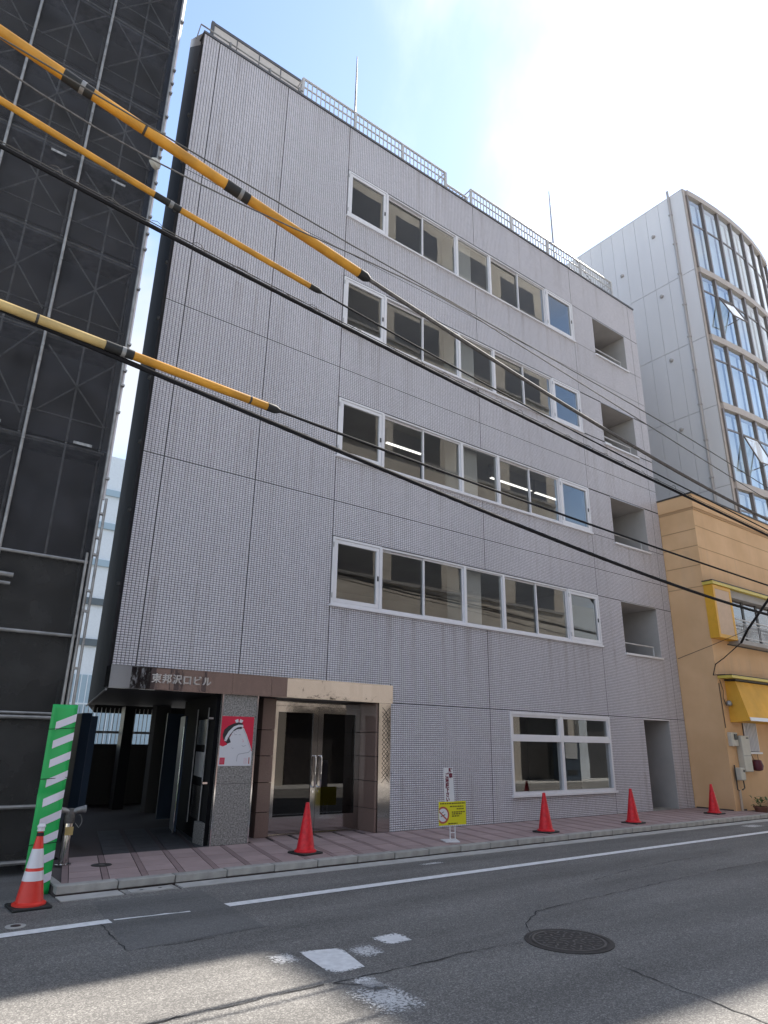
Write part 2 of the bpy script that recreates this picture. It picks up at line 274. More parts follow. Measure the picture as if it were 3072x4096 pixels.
# ------------------------------------------------------------------ mesh helpers
COL = sc.collection
class MB:
    def __init__(s): s.v = []; s.f = []
    def add(s, vs, fs):
        o = len(s.v); s.v += [tuple(map(float, q)) for q in vs]; s.f += [tuple(i+o for i in f) for f in fs]; return s
    def box(s, x0, x1, y0, y1, z0, z1):
        v = [(x0, y0, z0), (x1, y0, z0), (x1, y1, z0), (x0, y1, z0), (x0, y0, z1), (x1, y0, z1), (x1, y1, z1), (x0, y1, z1)]
        return s.add(v, [(0, 3, 2, 1), (4, 5, 6, 7), (0, 1, 5, 4), (1, 2, 6, 5), (2, 3, 7, 6), (3, 0, 4, 7)])
    def quad(s, a, b, c, d): return s.add([a, b, c, d], [(0, 1, 2, 3)])
    def prism(s, poly, z0, z1):          # poly counter-clockwise seen from above
        n = len(poly); v = [(x, y, z0) for x, y in poly] + [(x, y, z1) for x, y in poly]
        return s.add(v, [tuple(range(n-1, -1, -1)), tuple(range(n, 2*n))] + [(i, (i+1) % n, n+(i+1) % n, n+i) for i in range(n)])
    def prism_x(s, poly, x0, x1):        # poly in (y, z)
        n = len(poly); v = [(x0, y, z) for y, z in poly] + [(x1, y, z) for y, z in poly]
        return s.add(v, [tuple(range(n-1, -1, -1)), tuple(range(n, 2*n))] + [(i, (i+1) % n, n+(i+1) % n, n+i) for i in range(n)])
    def prism_y(s, poly, y0, y1):        # poly in (x, z)
        n = len(poly); v = [(x, y0, z) for x, z in poly] + [(x, y1, z) for x, z in poly]
        return s.add(v, [tuple(range(n)), tuple(range(2*n-1, n-1, -1))] + [((i+1) % n, i, n+i, n+(i+1) % n) for i in range(n)])
    def tube(s, pts, r, n=8, cap=True):
        pts = [Vector(p) for p in pts]; rs = r if isinstance(r, (list, tuple)) else [r]*len(pts)
        rings = []; prev = None
        for i, p in enumerate(pts):
            d = (pts[min(i+1, len(pts)-1)] - pts[max(i-1, 0)]).normalized()
            if prev is None:
                a = Vector((0, 0, 1)) if abs(d.z) < 0.9 else Vector((1, 0, 0))
                u = d.cross(a).normalized()
            else: u = (prev - d*prev.dot(d)).normalized()
            prev = u; vv = d.cross(u)
            rings.append([p + (u*math.cos(2*math.pi*k/n) + vv*math.sin(2*math.pi*k/n))*rs[i] for k in range(n)])
        vs = [q for rg in rings for q in rg]; fs = []
        for i in range(len(pts)-1):
            for k in range(n):
                fs.append((i*n+k, i*n+(k+1) % n, (i+1)*n+(k+1) % n, (i+1)*n+k))
        if cap: fs += [tuple(range(n-1, -1, -1)), tuple((len(pts)-1)*n+k for k in range(n))]
        return s.add(vs, fs)
    def lathe(s, prof, n=24, c=(0, 0, 0)):
        vs = [(c[0]+r*math.cos(2*math.pi*k/n), c[1]+r*math.sin(2*math.pi*k/n), c[2]+z) for r, z in prof for k in range(n)]; fs = []
        for i in range(len(prof)-1):
            for k in range(n): fs.append((i*n+k, i*n+(k+1) % n, (i+1)*n+(k+1) % n, (i+1)*n+k))
        fs.append(tuple(range(n-1, -1, -1))); fs.append(tuple((len(prof)-1)*n+k for k in range(n)))
        return s.add(vs, fs)
    def mesh(s, name, m, smooth=False):
        me = bpy.data.meshes.new(name); me.from_pydata(s.v, [], s.f); me.materials.append(m)
        if smooth:
            me.polygons.foreach_set('use_smooth', [True]*len(me.polygons)); me.set_sharp_from_angle(angle=R(40))
        me.update(); return me
    def obj(s, name, m, parent=None, smooth=False, bevel=0.0):
        return link(name, s.mesh(name, m if not isinstance(m, str) else M[m], smooth), parent, bevel)
def link(name, me, parent=None, bevel=0.0):
    o = bpy.data.objects.new(name, me); COL.objects.link(o)
    if parent is not None: o.parent = parent
    if bevel:
        b = o.modifiers.new('bevel', 'BEVEL'); b.width = bevel; b.segments = 1; b.limit_method = 'ANGLE'
    return o
def thing(name, label, cat, group=None, loc=(0, 0, 0)):
    o = bpy.data.objects.new(name, None); COL.objects.link(o); o.location = loc; o.empty_display_size = 0.2
    return tag(o, label, cat, group)
def tag(o, label, cat, group=None):
    o['label'] = label; o['category'] = cat
    if group: o['group'] = group
    return o
def structure(o): o['kind'] = 'structure'; return o
def copy_tree(o, parent=None):
    c = o.copy(); COL.objects.link(c); c.parent = parent
    for ch in list(o.children): copy_tree(ch, c)
    return c
def bxo(name, m, parent, *a, **k): return MB().box(*a).obj(name, m, parent, **k)
def text_mesh(name, body, size, m, extrude=0.0, bold=0.0):
    cu = bpy.data.curves.new(name, 'FONT'); cu.body = body; cu.size = size; cu.extrude = extrude; cu.offset = bold; cu.align_x = 'CENTER'; cu.align_y = 'CENTER'
    o = bpy.data.objects.new(name, cu); COL.objects.link(o)
    me = bpy.data.meshes.new_from_object(o.evaluated_get(bpy.context.evaluated_depsgraph_get()))
    bpy.data.objects.remove(o); bpy.data.curves.remove(cu)
    me.name = name; me.materials.clear(); me.materials.append(M[m]); return me

# ================================================================== GROUND
SKEW = 0.23                                            # the plot's side lines run askew to the street
g = MB().quad((-60, -60, -0.03), (120, -60, -0.03), (120, 160, -0.03), (-60, 160, -0.03)).obj('ground', 'asphalt_old'); structure(g)
road = MB().quad((-40, -10.3, 0), (80, -10.3, 0), (80, -2.27, 0), (-40, -2.27, 0)).obj('road', 'asphalt'); structure(road)
yard = MB().quad((-40, -2.27, -0.002), (2.12, -2.27, -0.002), (2.12, 6, -0.002), (-40, 6, -0.002)).obj('site_apron', 'asphalt_old'); structure(yard)
def strip(pts, wd, z, name, m, parent, jit=0.0):
    mb = MB(); L = []; 
    for i, p in enumerate(pts):
        a = Vector(pts[max(i-1, 0)]); b = Vector(pts[min(i+1, len(pts)-1)]); d = (b-a).normalized(); n = Vector((-d.y, d.x))
        w2 = wd*0.5*(1+random.uniform(-jit, jit)); L.append((Vector(p)+n*w2, Vector(p)-n*w2))
    for i in range(len(L)-1):
        mb.quad((*L[i][1], z), (*L[i+1][1], z), (*L[i+1][0], z), (*L[i][0], z))
    return mb.obj(name, m, parent)
def wander(pts, step=0.12, amp=0.02):
    o = []
    for a, b in zip(pts[:-1], pts[1:]):
        n = max(1, int((Vector(b)-Vector(a)).length/step))
        for k in range(n):
            t = k/n; o.append((a[0]+(b[0]-a[0])*t+random.uniform(-amp, amp), a[1]+(b[1]-a[1])*t+random.uniform(-amp, amp)))
    return o+[pts[-1]]
MB().add([(2.33, -3.2, .003), (2.18, -4.42, .003), (3.51, -4.36, .003), (3.62, -2.5, .003), (2.42, -2.45, .003)], [(0, 1, 2, 3, 4)]).obj('asphalt_patch', 'asphalt_old', road)
strip([(3.56, -3.355), (60, -3.21)], 0.155, .0055, 'edge_line', 'line', road)
strip([(-20, -3.40), (2.34, -3.365)], 0.15, .0055, 'edge_line', 'line', road)
strip(wander([(2.38, -3.34), (2.75, -3.37), (3.13, -3.41)], 0.1, 0.008), 0.03, .0055, 'line_remnant', 'line', road, 0.5)
def mark(poly, m): 
    MB().add([(x, y, .005) for x, y in poly], [tuple(range(len(poly)))]).obj('road_marking', m, road)
mark([(3.36, -5.22), (3.28, -5.90), (3.60, -5.86), (3.72, -5.34)], 'line_block')
mark([(3.02, -5.14), (3.0, -5.48), (3.32, -5.52), (3.33, -5.14)], 'line_gone')
mark([(3.28, -5.97), (3.28, -6.45), (3.44, -6.45), (3.56, -5.97)], 'line_worn2')
mark([(4.10, -5.18), (4.08, -5.53), (4.38, -5.53), (4.46, -5.2)], 'line_worn')
mark([(3.74, -5.35), (3.66, -5.75), (4.05, -5.6), (4.05, -5.3)], 'line_gone')
mark([(3.05, -6.2), (3.1, -6.9), (3.5, -6.8), (3.62, -6.1)], 'line_gone')
mark([(16.3, -2.35), (16.6, -2.85), (17.3, -2.8), (17.1, -2.4)], 'line_gone')
mark([(6.9, -2.45), (6.85, -2.6), (7.4, -2.62), (7.5, -2.5)], 'line_gone')
for pts in ([(3.2, -6.02), (3.66, -6.04), (4.25, -6.05), (4.68, -6.02), (5.18, -6.1)], [(5.51, -5.9), (5.72, -5.66), (6.22, -5.36), (7.29, -5.28), (8.84, -5.21), (10.47, -5.14), (14.0, -5.18), (19, -5.2)],
            [(5.38, -6.87), (5.27, -7.4), (5.17, -7.9), (5.11, -8.3)], [(0.9, -6.03), (1.84, -6.02), (2.39, -6.02), (3.12, -6.02)], [(3.2, -6.02), (3.35, -6.2), (3.5, -6.4)],
            [(2.24, -3.45), (2.18, -4.37)], [(2.5, -4.44), (2.95, -4.44)], [(8.2, -4.62), (9.3, -4.42), (10.4, -4.35), (12.5, -4.3)]):
    strip(wander(pts, 0.09, 0.018), 0.009, .0042, 'crack', 'crack', road, 0.85)
# kerb and gutter, block by block
kerb = MB().box(2.13, 34, -1.98, -1.85, -0.02, 0.02).obj('kerb', 'paver_bed'); structure(kerb)
gut = MB().box(2.13, 34, -2.268, -2.0, -0.03, -0.008).obj('gutter', 'paver_bed'); structure(gut)
KP = 0.683
kb = MB().box(0, KP-0.012, -0.15, 0, 0.02, 0.105).mesh('kerb_stone', M['kerb']); gb = MB().box(0, KP-0.008, -0.27, 0, -0.02, 0.006).mesh('gutter_block', M['gutter'])
for i in range(38):
    x = 2.13+i*KP
    if x > 22: KPs = 0
    o = link('kerb_stone', kb, kerb, 0.007); o.location = (x, -1.85+random.uniform(-.003, .003), random.uniform(-.003, .003))
    if not (2.7 < x+KP/2 < 3.6):
        o = link('gutter_block', gb, gut); o.location = (x, -1.995, random.uniform(-.002, .001))
dr = thing('drain_cover', 'grey concrete gutter drain cover with two round holes set beside the kerb', 'drain', loc=(2.83, -2.265, 0))
bxo('frame', 'kerb', dr, 0.0, 0.62, 0.0, 0.262, -0.02, 0.004); bxo('lid', 'gutter', dr, 0.06, 0.56, 0.03, 0.20, 0.0, 0.012)
bxo('slot', 'black_paint', dr, 0.07, 0.55, 0.20, 0.25, 0.0, 0.009)
for x in (0.2, 0.42): MB().lathe([(0.022, 0.0), (0.022, 0.0135)], 14, (x, 0.11, 0)).obj('hole', 'black_paint', dr)
# pavement
bed = MB().box(2.13, 60, -1.85, 0.0, -0.02, 0.084).box(2.6, 19.05, 0.0, 9.0, -0.02, 0.08).obj('sidewalk', 'paver_bed'); structure(bed)
PW = 0.463
def skew_piece(x0, x1, y0, y1, z0, z1):
    return [(x0+SKEW*y1, y1), (x0+SKEW*y0, y0), (x1+SKEW*y0, y0), (x1+SKEW*y1, y1)]
pv_mesh = {}
rows = [(-1.84, -1.56), (-1.56, -1.18), (-1.18, -0.80), (-0.80, -0.42), (-0.42, -0.02)]
npv = 0
for i in range(-4, 33):
    x = 4.48+i*PW
    for j, (y0, y1) in enumerate(rows):
        xa = x+SKEW*(y0+y1)/2
        if xa < 2.2 or xa > 19.6: continue
        key = j
        if key not in pv_mesh:
            pv_mesh[key] = MB().prism(skew_piece(0.085, PW-0.008, y0+0.005, y1-0.005, 0, 0), 0.07, 0.1).mesh('paver', M['paver'])
        o = link('paver', pv_mesh[key], bed); o.location = (x, 0, random.uniform(-.002, .002)); npv += 1
    if 2.5 < x < 20:
        if 's' not in pv_mesh: pv_mesh['s'] = MB().prism(skew_piece(0.004, 0.077, -1.83, -0.02, 0, 0), 0.07, 0.0995).mesh('paver_strip', M['paver_strip'])
        o = link('paver_strip', pv_mesh['s'], bed); o.location = (x, 0, 0)
# porch and passage paving (same pavers, further in; passage ones coloured dark for the shade)
for i in range(-3, 9):
    x = 4.48+i*PW
    for j in range(2 if i > 2 else 7):
        y0 = 0.0+j*0.38; 
        if i > 2 and j > 0: y1 = y0+0.2
        else: y1 = y0+0.38
        xa = x+SKEW*(y0+y1)/2
        if not (2.75 < xa < 8.0): continue
        MB().prism(skew_piece(0.085, PW-0.008, y0+0.005, y1-0.005, 0, 0), 0.07, 0.0985).obj('paver', 'paver' if (y1 < .2 or x > 5.2) else 'shaded_paver', bed).location = (x, 0, 0)
for x in (2.6+0.23*1, ): pass
vc = thing('round_floor_cover', 'small round iron floor cover set in the pavement near the passage', 'cover', loc=(2.92, -0.84, 0.1)); MB().lathe([(0.13, 0), (0.13, 0.006)], 24).obj('lid', 'iron', vc); MB().lathe([(0.04, 0.006), (0.04, 0.009)], 12).obj('boss', 'iron_lt', vc)
bxo('edge_strip', 'kerb', bed, 2.13, 2.22, -1.84, -0.6, 0.084, 0.103)
# manhole
mh = thing('manhole_cover', 'round cast iron manhole cover with raised rosette pattern in the asphalt', 'manhole', loc=(5.58, -6.29, 0))
MB().lathe([(0.40, 0.0), (0.40, 0.007), (0.355, 0.008), (0.35, 0.003)], 48).obj('frame', 'iron', mh)
MB().lathe([(0.345, 0.0), (0.345, 0.006)], 48).obj('lid', 'iron', mh)
mb = MB()
for rr, nn in ((0.06, 6), (0.13, 12), (0.20, 18), (0.27, 24)):
    for k in range(nn):
        a = 2*math.pi*(k+0.5*(nn/6 % 2))/nn; c, s_ = math.cos(a), math.sin(a); l = 0.030; ww = 0.016
        u = Vector((c, s_)); v = Vector((-s_, c)); a2 = 0.6 if (k % 2) else -0.6
        u2 = u*math.cos(a2)+v*math.sin(a2); v2 = Vector((-u2.y, u2.x)); ce = u*rr
        P = [ce-u2*l-v2*ww*.5, ce+u2*l-v2*ww*.5, ce+u2*l+v2*ww*.5, ce-u2*l+v2*ww*.5]
        mb.prism([(q.x, q.y) for q in P], 0.005, 0.0095)
o = mb.obj('raised_pattern', 'iron_lt', mh); o['kind'] = 'stuff'
MB().lathe([(0.33, 0.004), (0.33, 0.010), (0.312, 0.010), (0.312, 0.0045)], 48).obj('ring', 'iron_lt', mh)
vb = thing('valve_box', 'small round pale valve lid in the asphalt beside the white line', 'cover', loc=(1.56, -3.08, 0)); MB().lathe([(0.09, 0), (0.09, 0.006)], 20).obj('rim', 'gutter', vb); MB().lathe([(0.045, 0.006), (0.045, 0.009)], 14).obj('lid', 'iron', vb)

# ================================================================== GREY TILED BUILDING
B = thing('office_building', 'five storey grey mosaic tiled office building with ribbon windows and steel entrance band', 'building')
X0, X1, ZT = 2.90, 19.05, 16.49
WX = (6.81, 15.42)
ROWS = [(13.67, 15.05), (10.52, 11.90), (7.37, 8.73), (4.21, 5.58)]
BALC = [(13.65, 15.00), (10.48, 11.88), (7.30, 8.70), (4.12, 5.55)]
OPEN = [(WX[0], WX[1], a, b) for a, b in ROWS] + [(16.5, 18.24, a, b) for a, b in BALC] + [(11.72, 15.43, 0.63, 2.39), (17.0, 18.23, 0.0, 2.37), (X0-0.1, 8.33, 0.0, 2.75)]
# wall backing, cell by cell round the openings
xs = sorted({X0, X1} | {o[0] for o in OPEN if o[0] > X0} | {o[1] for o in OPEN}); zs = sorted({0.06, ZT} | {max(0.06, o[2]) for o in OPEN} | {o[3] for o in OPEN})
mb = MB(); G0, G1 = 0.006, 0.20
def is_open(x, z): return any(a < x < b and c < z < d for a, b, c, d in OPEN)
for i in range(len(xs)-1):
    for j in range(len(zs)-1):
        if not is_open((xs[i]+xs[i+1])/2, (zs[j]+zs[j+1])/2):
            mb.quad((xs[i], G0, zs[j]), (xs[i+1], G0, zs[j]), (xs[i+1], G0, zs[j+1]), (xs[i], G0, zs[j+1]))
            mb.quad((xs[i], G1, zs[j]), (xs[i], G1, zs[j+1]), (xs[i+1], G1, zs[j+1]), (xs[i+1], G1, zs[j]))
wall = mb.obj('wall', 'grout', B); mb = MB()
for a, b, c, d in OPEN[:-1]:
    c = max(c, 0.06); a = max(a, X0)
    mb.quad((a, G0, c), (a, G0, d), (a, G1, d), (a, G1, c)); mb.quad((b, G0, d), (b, G0, c), (b, G1, c), (b, G1, d))
    mb.quad((a, G0, d), (b, G0, d), (b, G1, d), (a, G1, d)); mb.quad((b, G0, c), (a, G0, c), (a, G1, c), (b, G1, c))
mb.obj('opening_reveal', 'bal', B)
# mosaic tiles
JX = [2.90, 3.27, 5.02, 6.80, 11.10, 15.43, 18.68, 19.05]; JZ = [0.09, 2.42, 6.35, 9.47, 12.60, ZT-0.03]
def axis_cells(J, pitch, joint):
    a0, a1 = [], []
    for i in range(len(J)-1):
        lo, hi = J[i]+joint/2, J[i+1]-joint/2
        n = max(1, round((hi-lo)/pitch)); p = (hi-lo)/n
        k = np.arange(n); a0.append(lo+k*p); a1.append(lo+(k+1)*p)
    return np.concatenate(a0), np.concatenate(a1)
cx0, cx1 = axis_cells(JX, 0.0560, 0.014); cz0, cz1 = axis_cells(JZ, 0.0395, 0.014)
gx0, gz0 = np.meshgrid(cx0, cz0); gx1, gz1 = np.meshgrid(cx1, cz1)
T = np.stack([gx0.ravel()+.0040, gx1.ravel()-.0040, gz0.ravel()+.0036, gz1.ravel()-.0036], 1)
for a, b, c, d in OPEN:
    ox = np.minimum(T[:, 1], b)-np.maximum(T[:, 0], a); oz = np.minimum(T[:, 3], d)-np.maximum(T[:, 2], c)
    hit = (ox > 0.0) & (oz > 0.0); wv = T[:, 1]-T[:, 0]; hv = T[:, 3]-T[:, 2]
    inside = hit & (ox >= wv-.006) & (oz >= hv-.006)
    cl = hit & ~inside & (ox < wv-.006); L = cl & (T[:, 0] < a); Rr = cl & ~(T[:, 0] < a)
    T[L, 1] = a-.002; T[Rr, 0] = b+.002
    cv = hit & ~inside & ~cl; Lo = cv & (T[:, 2] < c); Hi = cv & ~(T[:, 2] < c)
    T[Lo, 3] = c-.002; T[Hi, 2] = d+.002
    T = T[~inside]
# joint lines right of the ribbon windows at head and sill height
for zj in [r for ab in ROWS for r in ab]:
    near = (T[:, 0] > 15.43) & (T[:, 2] < zj) & (T[:, 3] > zj-.0) 
    T[near, 3] = np.minimum(T[near, 3], zj-.008)
T = T[(T[:, 1]-T[:, 0] > .012) & (T[:, 3]-T[:, 2] > .010)]
dist = ((T[:, 0]+T[:, 1])/2)**2 + ((T[:, 2]+T[:, 3])/2-CAM[2])**2
order = np.argsort(dist); near300, rest = T[order[:300]], T[order[300:]]
def tile_arrays(T, rng):
    n = len(T); d = rng.uniform(-.0008, .0008, n); V = np.zeros((n, 8, 3)); e = .0015
    X = [T[:, 0], T[:, 1]]; Z = [T[:, 2], T[:, 3]]
    for k, (i, j) in enumerate(((0, 0), (1, 0), (1, 1), (0, 1))):
        sx = e if i == 0 else -e; sz = e if j == 0 else -e
        V[:, k, 0] = X[i]+sx; V[:, k, 1] = d; V[:, k, 2] = Z[j]+sz
        V[:, k+4, 0] = X[i]; V[:, k+4, 1] = .0065; V[:, k+4, 2] = Z[j]
    Fb = np.array([(0, 1, 2, 3), (4, 5, 1, 0), (5, 6, 2, 1), (6, 7, 3, 2), (7, 4, 0, 3)])
    Fa = (Fb[None]+8*np.arange(n)[:, None, None]).reshape(-1, 4)
    return V.reshape(-1, 3), Fa
def np_mesh(name, V, Fa, m):
    me = bpy.data.meshes.new(name); me.vertices.add(len(V)); me.vertices.foreach_set('co', V.astype(np.float32).ravel())
    me.loops.add(Fa.size); me.loops.foreach_set('vertex_index', Fa.astype(np.int32).ravel())
    me.polygons.add(len(Fa)); me.polygons.foreach_set('loop_start', (4*np.arange(len(Fa))).astype(np.int32))
    me.materials.append(m); me.update(calc_edges=True); return me
rng = np.random.default_rng(3)
V, Fa = tile_arrays(rest, rng)
o = link('mosaic_tiles', np_mesh('mosaic_tiles', V, Fa, M['tile']), B); o['kind'] = 'stuff'
tm = {}
for t in near300:
    key = (round(t[1]-t[0], 4), round(t[3]-t[2], 4))
    if key not in tm:
        V, Fa = tile_arrays(np.array([[0, key[0], 0, key[1]]]), rng); tm[key] = np_mesh('tile', V, Fa, M['tile'])
    o = link('tile', tm[key], B); o.location = (t[0], 0, t[2])
# shell behind the face: askew left side, sloped set-back top
DB = 6.4; XB = X0+SKEW*0.88*DB
mb = MB()
a, b = (X0+.001, 0.0), (XB, DB)
ZB = ZT+1.25*DB
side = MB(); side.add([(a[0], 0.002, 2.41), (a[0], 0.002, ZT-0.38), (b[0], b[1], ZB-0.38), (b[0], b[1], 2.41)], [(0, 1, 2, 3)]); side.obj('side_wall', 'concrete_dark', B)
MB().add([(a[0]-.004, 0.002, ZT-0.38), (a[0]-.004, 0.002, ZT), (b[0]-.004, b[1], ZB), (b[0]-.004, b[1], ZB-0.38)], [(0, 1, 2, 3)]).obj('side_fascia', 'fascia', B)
MB().tube([(X0-.02, 0.03, 2.38), (XB-.02, DB, 2.38)], 0.018, 6).obj('soffit_trim', 'galv_dull', B)
for zc_ in np.arange(4.2, 16.5, 1.35):
    MB().box(-.05, 0, -.03, .03, -.03, .03).obj('wall_bracket', 'galv', B).location = (X0+.9*SKEW*.88, .9, zc_)
MB().add([(X0, .01, ZT-.02), (X1, .01, ZT-.02), (X1, DB, ZB-.05), (XB, DB, ZB-.05)], [(0, 1, 2, 3)]).obj('sloped_roof', 'coping', B)
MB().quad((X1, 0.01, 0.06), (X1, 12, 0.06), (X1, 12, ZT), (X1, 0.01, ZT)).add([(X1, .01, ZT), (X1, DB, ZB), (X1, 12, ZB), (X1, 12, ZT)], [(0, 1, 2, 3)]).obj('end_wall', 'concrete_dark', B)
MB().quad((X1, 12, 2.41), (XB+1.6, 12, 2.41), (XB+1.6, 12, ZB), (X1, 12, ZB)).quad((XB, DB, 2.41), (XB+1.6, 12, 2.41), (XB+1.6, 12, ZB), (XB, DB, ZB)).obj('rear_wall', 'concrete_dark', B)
MB().quad((XB, DB, ZB), (X1, DB, ZB), (X1, 12, ZB), (XB+1.6, 12, ZB)).obj('top_roof', 'coping', B)
bxo('coping', 'coping', B, X0-.02, X1+.02, -.022, .25, ZT-.028, ZT+.035, bevel=.006)
# floors and rooms
def skewx(y): return X0+SKEW*.88*y
LV = [3.28, 6.44, 9.60, 12.76, 15.92]
for i, L in enumerate(LV):
    MB().prism([(skewx(.21)+.05, .21), (X1-.05, .21), (X1-.05, 6.2), (skewx(6.2)+.05, 6.2)], L-.42, L).obj('floor_slab', 'room', B)
for i in range(4):
    z0, z1 = LV[i], LV[i+1]-.42
    bxo('room_wall', 'room', B, skewx(6.2)+.1, X1-.1, 6.05, 6.2, z0, z1); bxo('room_wall', 'room', B, 16.2, 16.35, .21, 6.05, z0, z1)
    bxo('column', 'room', B, 10.6, 11.2, .26, .8, z0, z1)
    for xx in (7.2, 13.4): bxo('cabinet', 'room_dark', B, xx, xx+1.1, 5.2, 6.0, z0, z0+1.4)
# ribbon windows
UN = [('casement', 6.81, 8.02), ('slider', 8.02, 10.44), ('fixed', 10.44, 11.72), ('slider', 11.72, 14.14), ('casement', 14.14, 15.42)]
def frame_box(mb, x0, x1, z0, z1, t, y0, y1):
    mb.box(x0, x1, y0, y1, z0, z0+t); mb.box(x0, x1, y0, y1, z1-t, z1); mb.box(x0, x0+t, y0, y1, z0+t, z1-t); mb.box(x1-t, x1, y0, y1, z0+t, z1-t); return mb
for ri, (z0, z1) in enumerate(ROWS):
    for kind, a, b in UN:
        wmb = frame_box(MB(), a, b, z0, z1, .038, -.004, .13)
        if kind == 'casement': wmb = frame_box(MB(), a, b, z0, z1, .045, -.022, .13)
        wd = wmb.obj('window', 'alu', B)
        if kind == 'casement':
            frame_box(MB(), a+.05, b-.05, z0+.05, z1-.05, .075, -.012, .05).obj('sash', 'alu', wd, bevel=.004)
            bxo('pane', 'glass', wd, a+.12, b-.12, .02, .026, z0+.12, z1-.12)
            bxo('latch', 'black_paint', wd, b-.10, b-.075, -.03, -.012, (z0+z1)/2-.07, (z0+z1)/2+.03)
            for zz in (z0+.12, z1-.22): bxo('hinge', 'alu_grey', wd, a-.002, a+.02, -.034, -.02, zz, zz+.1)
        elif kind == 'slider':
            c = (a+b)/2
            for (p, q, y) in ((a+.04, c+.022, .075), (c-.022, b-.04, .035)):
                s_ = frame_box(MB(), p, q, z0+.04, z1-.04, .036, y, y+.03).obj('sash', 'alu', wd)
                bxo('pane', 'glass', wd, p+.034, q-.034, y+.012, y+.018, z0+.074, z1-.074)
        else:
            frame_box(MB(), a+.038, b-.038, z0+.038, z1-.038, .022, .03, .06).obj('sash', 'alu', wd)
            bxo('pane', 'glass', wd, a+.058, b-.058, .042, .048, z0+.058, z1-.058)
    bxo('window_sill', 'alu', B, WX[0]-.03, WX[1]+.03, -.05, .03, z0-.045, z0-.002, bevel=.004)
    bxo('window_head', 'coping', B, WX[0]-.01, WX[1]+.01, -.012, .0, z1+.003, z1+.025)
# ground floor window, four lights
a, b, z0, z1 = 11.72, 15.43, 0.63, 2.39; cx_ = 13.50; zm = 1.80
wd = frame_box(MB(), a, b, z0, z1, .06, -.022, .13).box(cx_-.045, cx_+.045, -.018, .12, z0+.06, z1-.06).box(a+.06, cx_-.045, -.014, .12, zm-.05, zm+.05).box(cx_+.045, b-.06, -.014, .12, zm-.05, zm+.05).obj('window', 'alu', B)
for (p, q) in ((a+.06, cx_-.045), (cx_+.045, b-.06)):
    frame_box(MB(), p, q, zm+.05, z1-.06, .05, .0, .05).obj('sash', 'alu', wd); bxo('pane', 'glass', wd, p+.04, q-.04, .03, .036, zm+.09, z1-.10); bxo('pane', 'glass', wd, p, q, .05, .056, z0+.06, zm-.05)
bxo('window_sill', 'alu', B, a-.04, b+.05, -.06, .03, z0-.05, z0-.002, bevel=.004)
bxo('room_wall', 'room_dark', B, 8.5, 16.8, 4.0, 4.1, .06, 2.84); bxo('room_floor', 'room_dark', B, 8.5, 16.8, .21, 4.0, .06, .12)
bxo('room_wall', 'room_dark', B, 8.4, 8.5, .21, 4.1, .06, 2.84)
# balcony recesses
for i, (z0, z1) in enumerate(BALC):
    a, b = 16.5, 18.24; d = 1.7
    rec = MB(); rec.quad((a, G1, z0), (a, G1, z1), (a, d, z1), (a, d, z0)); rec.quad((b, G1, z1), (b, G1, z0), (b, d, z0), (b, d, z1)); rec.quad((a, G1, z1), (b, G1, z1), (b, d, z1), (a, d, z1)); rec.quad((b, G1, z0), (a, G1, z0), (a, d, z0), (b, d, z0)); rec.quad((a, d, z0), (a, d, z1), (b, d, z1), (b, d, z0))
    bal = rec.obj('balcony_recess', 'bal', B)
    bxo('sill', 'alu', bal, a-.03, b+.05, -.05, .24, z0-.05, z0+.004, bevel=.004)
    MB().tube([(a, .1, z0+.30), (b-.22, .1, z0+.30), (b-.22, .1, z0)], .02, 8).obj('guard_rail', 'rail', bal)
    bxo('head_trim', 'alu_grey', bal, a-.02, b+.02, -.010, .0, z1+.004, z1+.03)
    bxo('joint_line', 'coping', bal, b+.06, 18.68, .001, .0055, z0-.03, z0-.005)  # dark strip for the tile joint beyond the balcony
    if i != 1: bxo('inner_door', 'black_paint', bal, a+.1, a+.9, d-.04, d-.005, z0+.01, z1-.25)
hl = tag(bxo('towel', 'white_paint', None, 16.62, 16.95, .06, .2, 10.49, 10.60), 'white cloth lying on the balcony ledge behind the rail', 'cloth')
# side stair door
a, b, zt = 17.0, 18.23, 2.37
rec = MB(); rec.quad((a, G1, .06), (a, G1, zt), (a, 2.2, zt), (a, 2.2, .06)); rec.quad((b, G1, zt), (b, G1, .06), (b, 2.2, .06), (b, 2.2, zt)); rec.quad((a, G1, zt), (b, G1, zt), (b, 2.2, zt), (a, 2.2, zt)); rec.quad((a, 2.2, .06), (a, 2.2, zt), (b, 2.2, zt), (b, 2.2, .06))
dr_ = rec.obj('stair_doorway', 'bal', B); bxo('head_trim', 'alu', dr_, a-.02, b+.02, -.012, .0, zt+.003, zt+.03); bxo('threshold', 'kerb', dr_, a, b, -.02, .5, .09, .108); bxo('door', 'alu_grey', dr_, a+.15, b-.1, 2.12, 2.18, .1, 2.2)
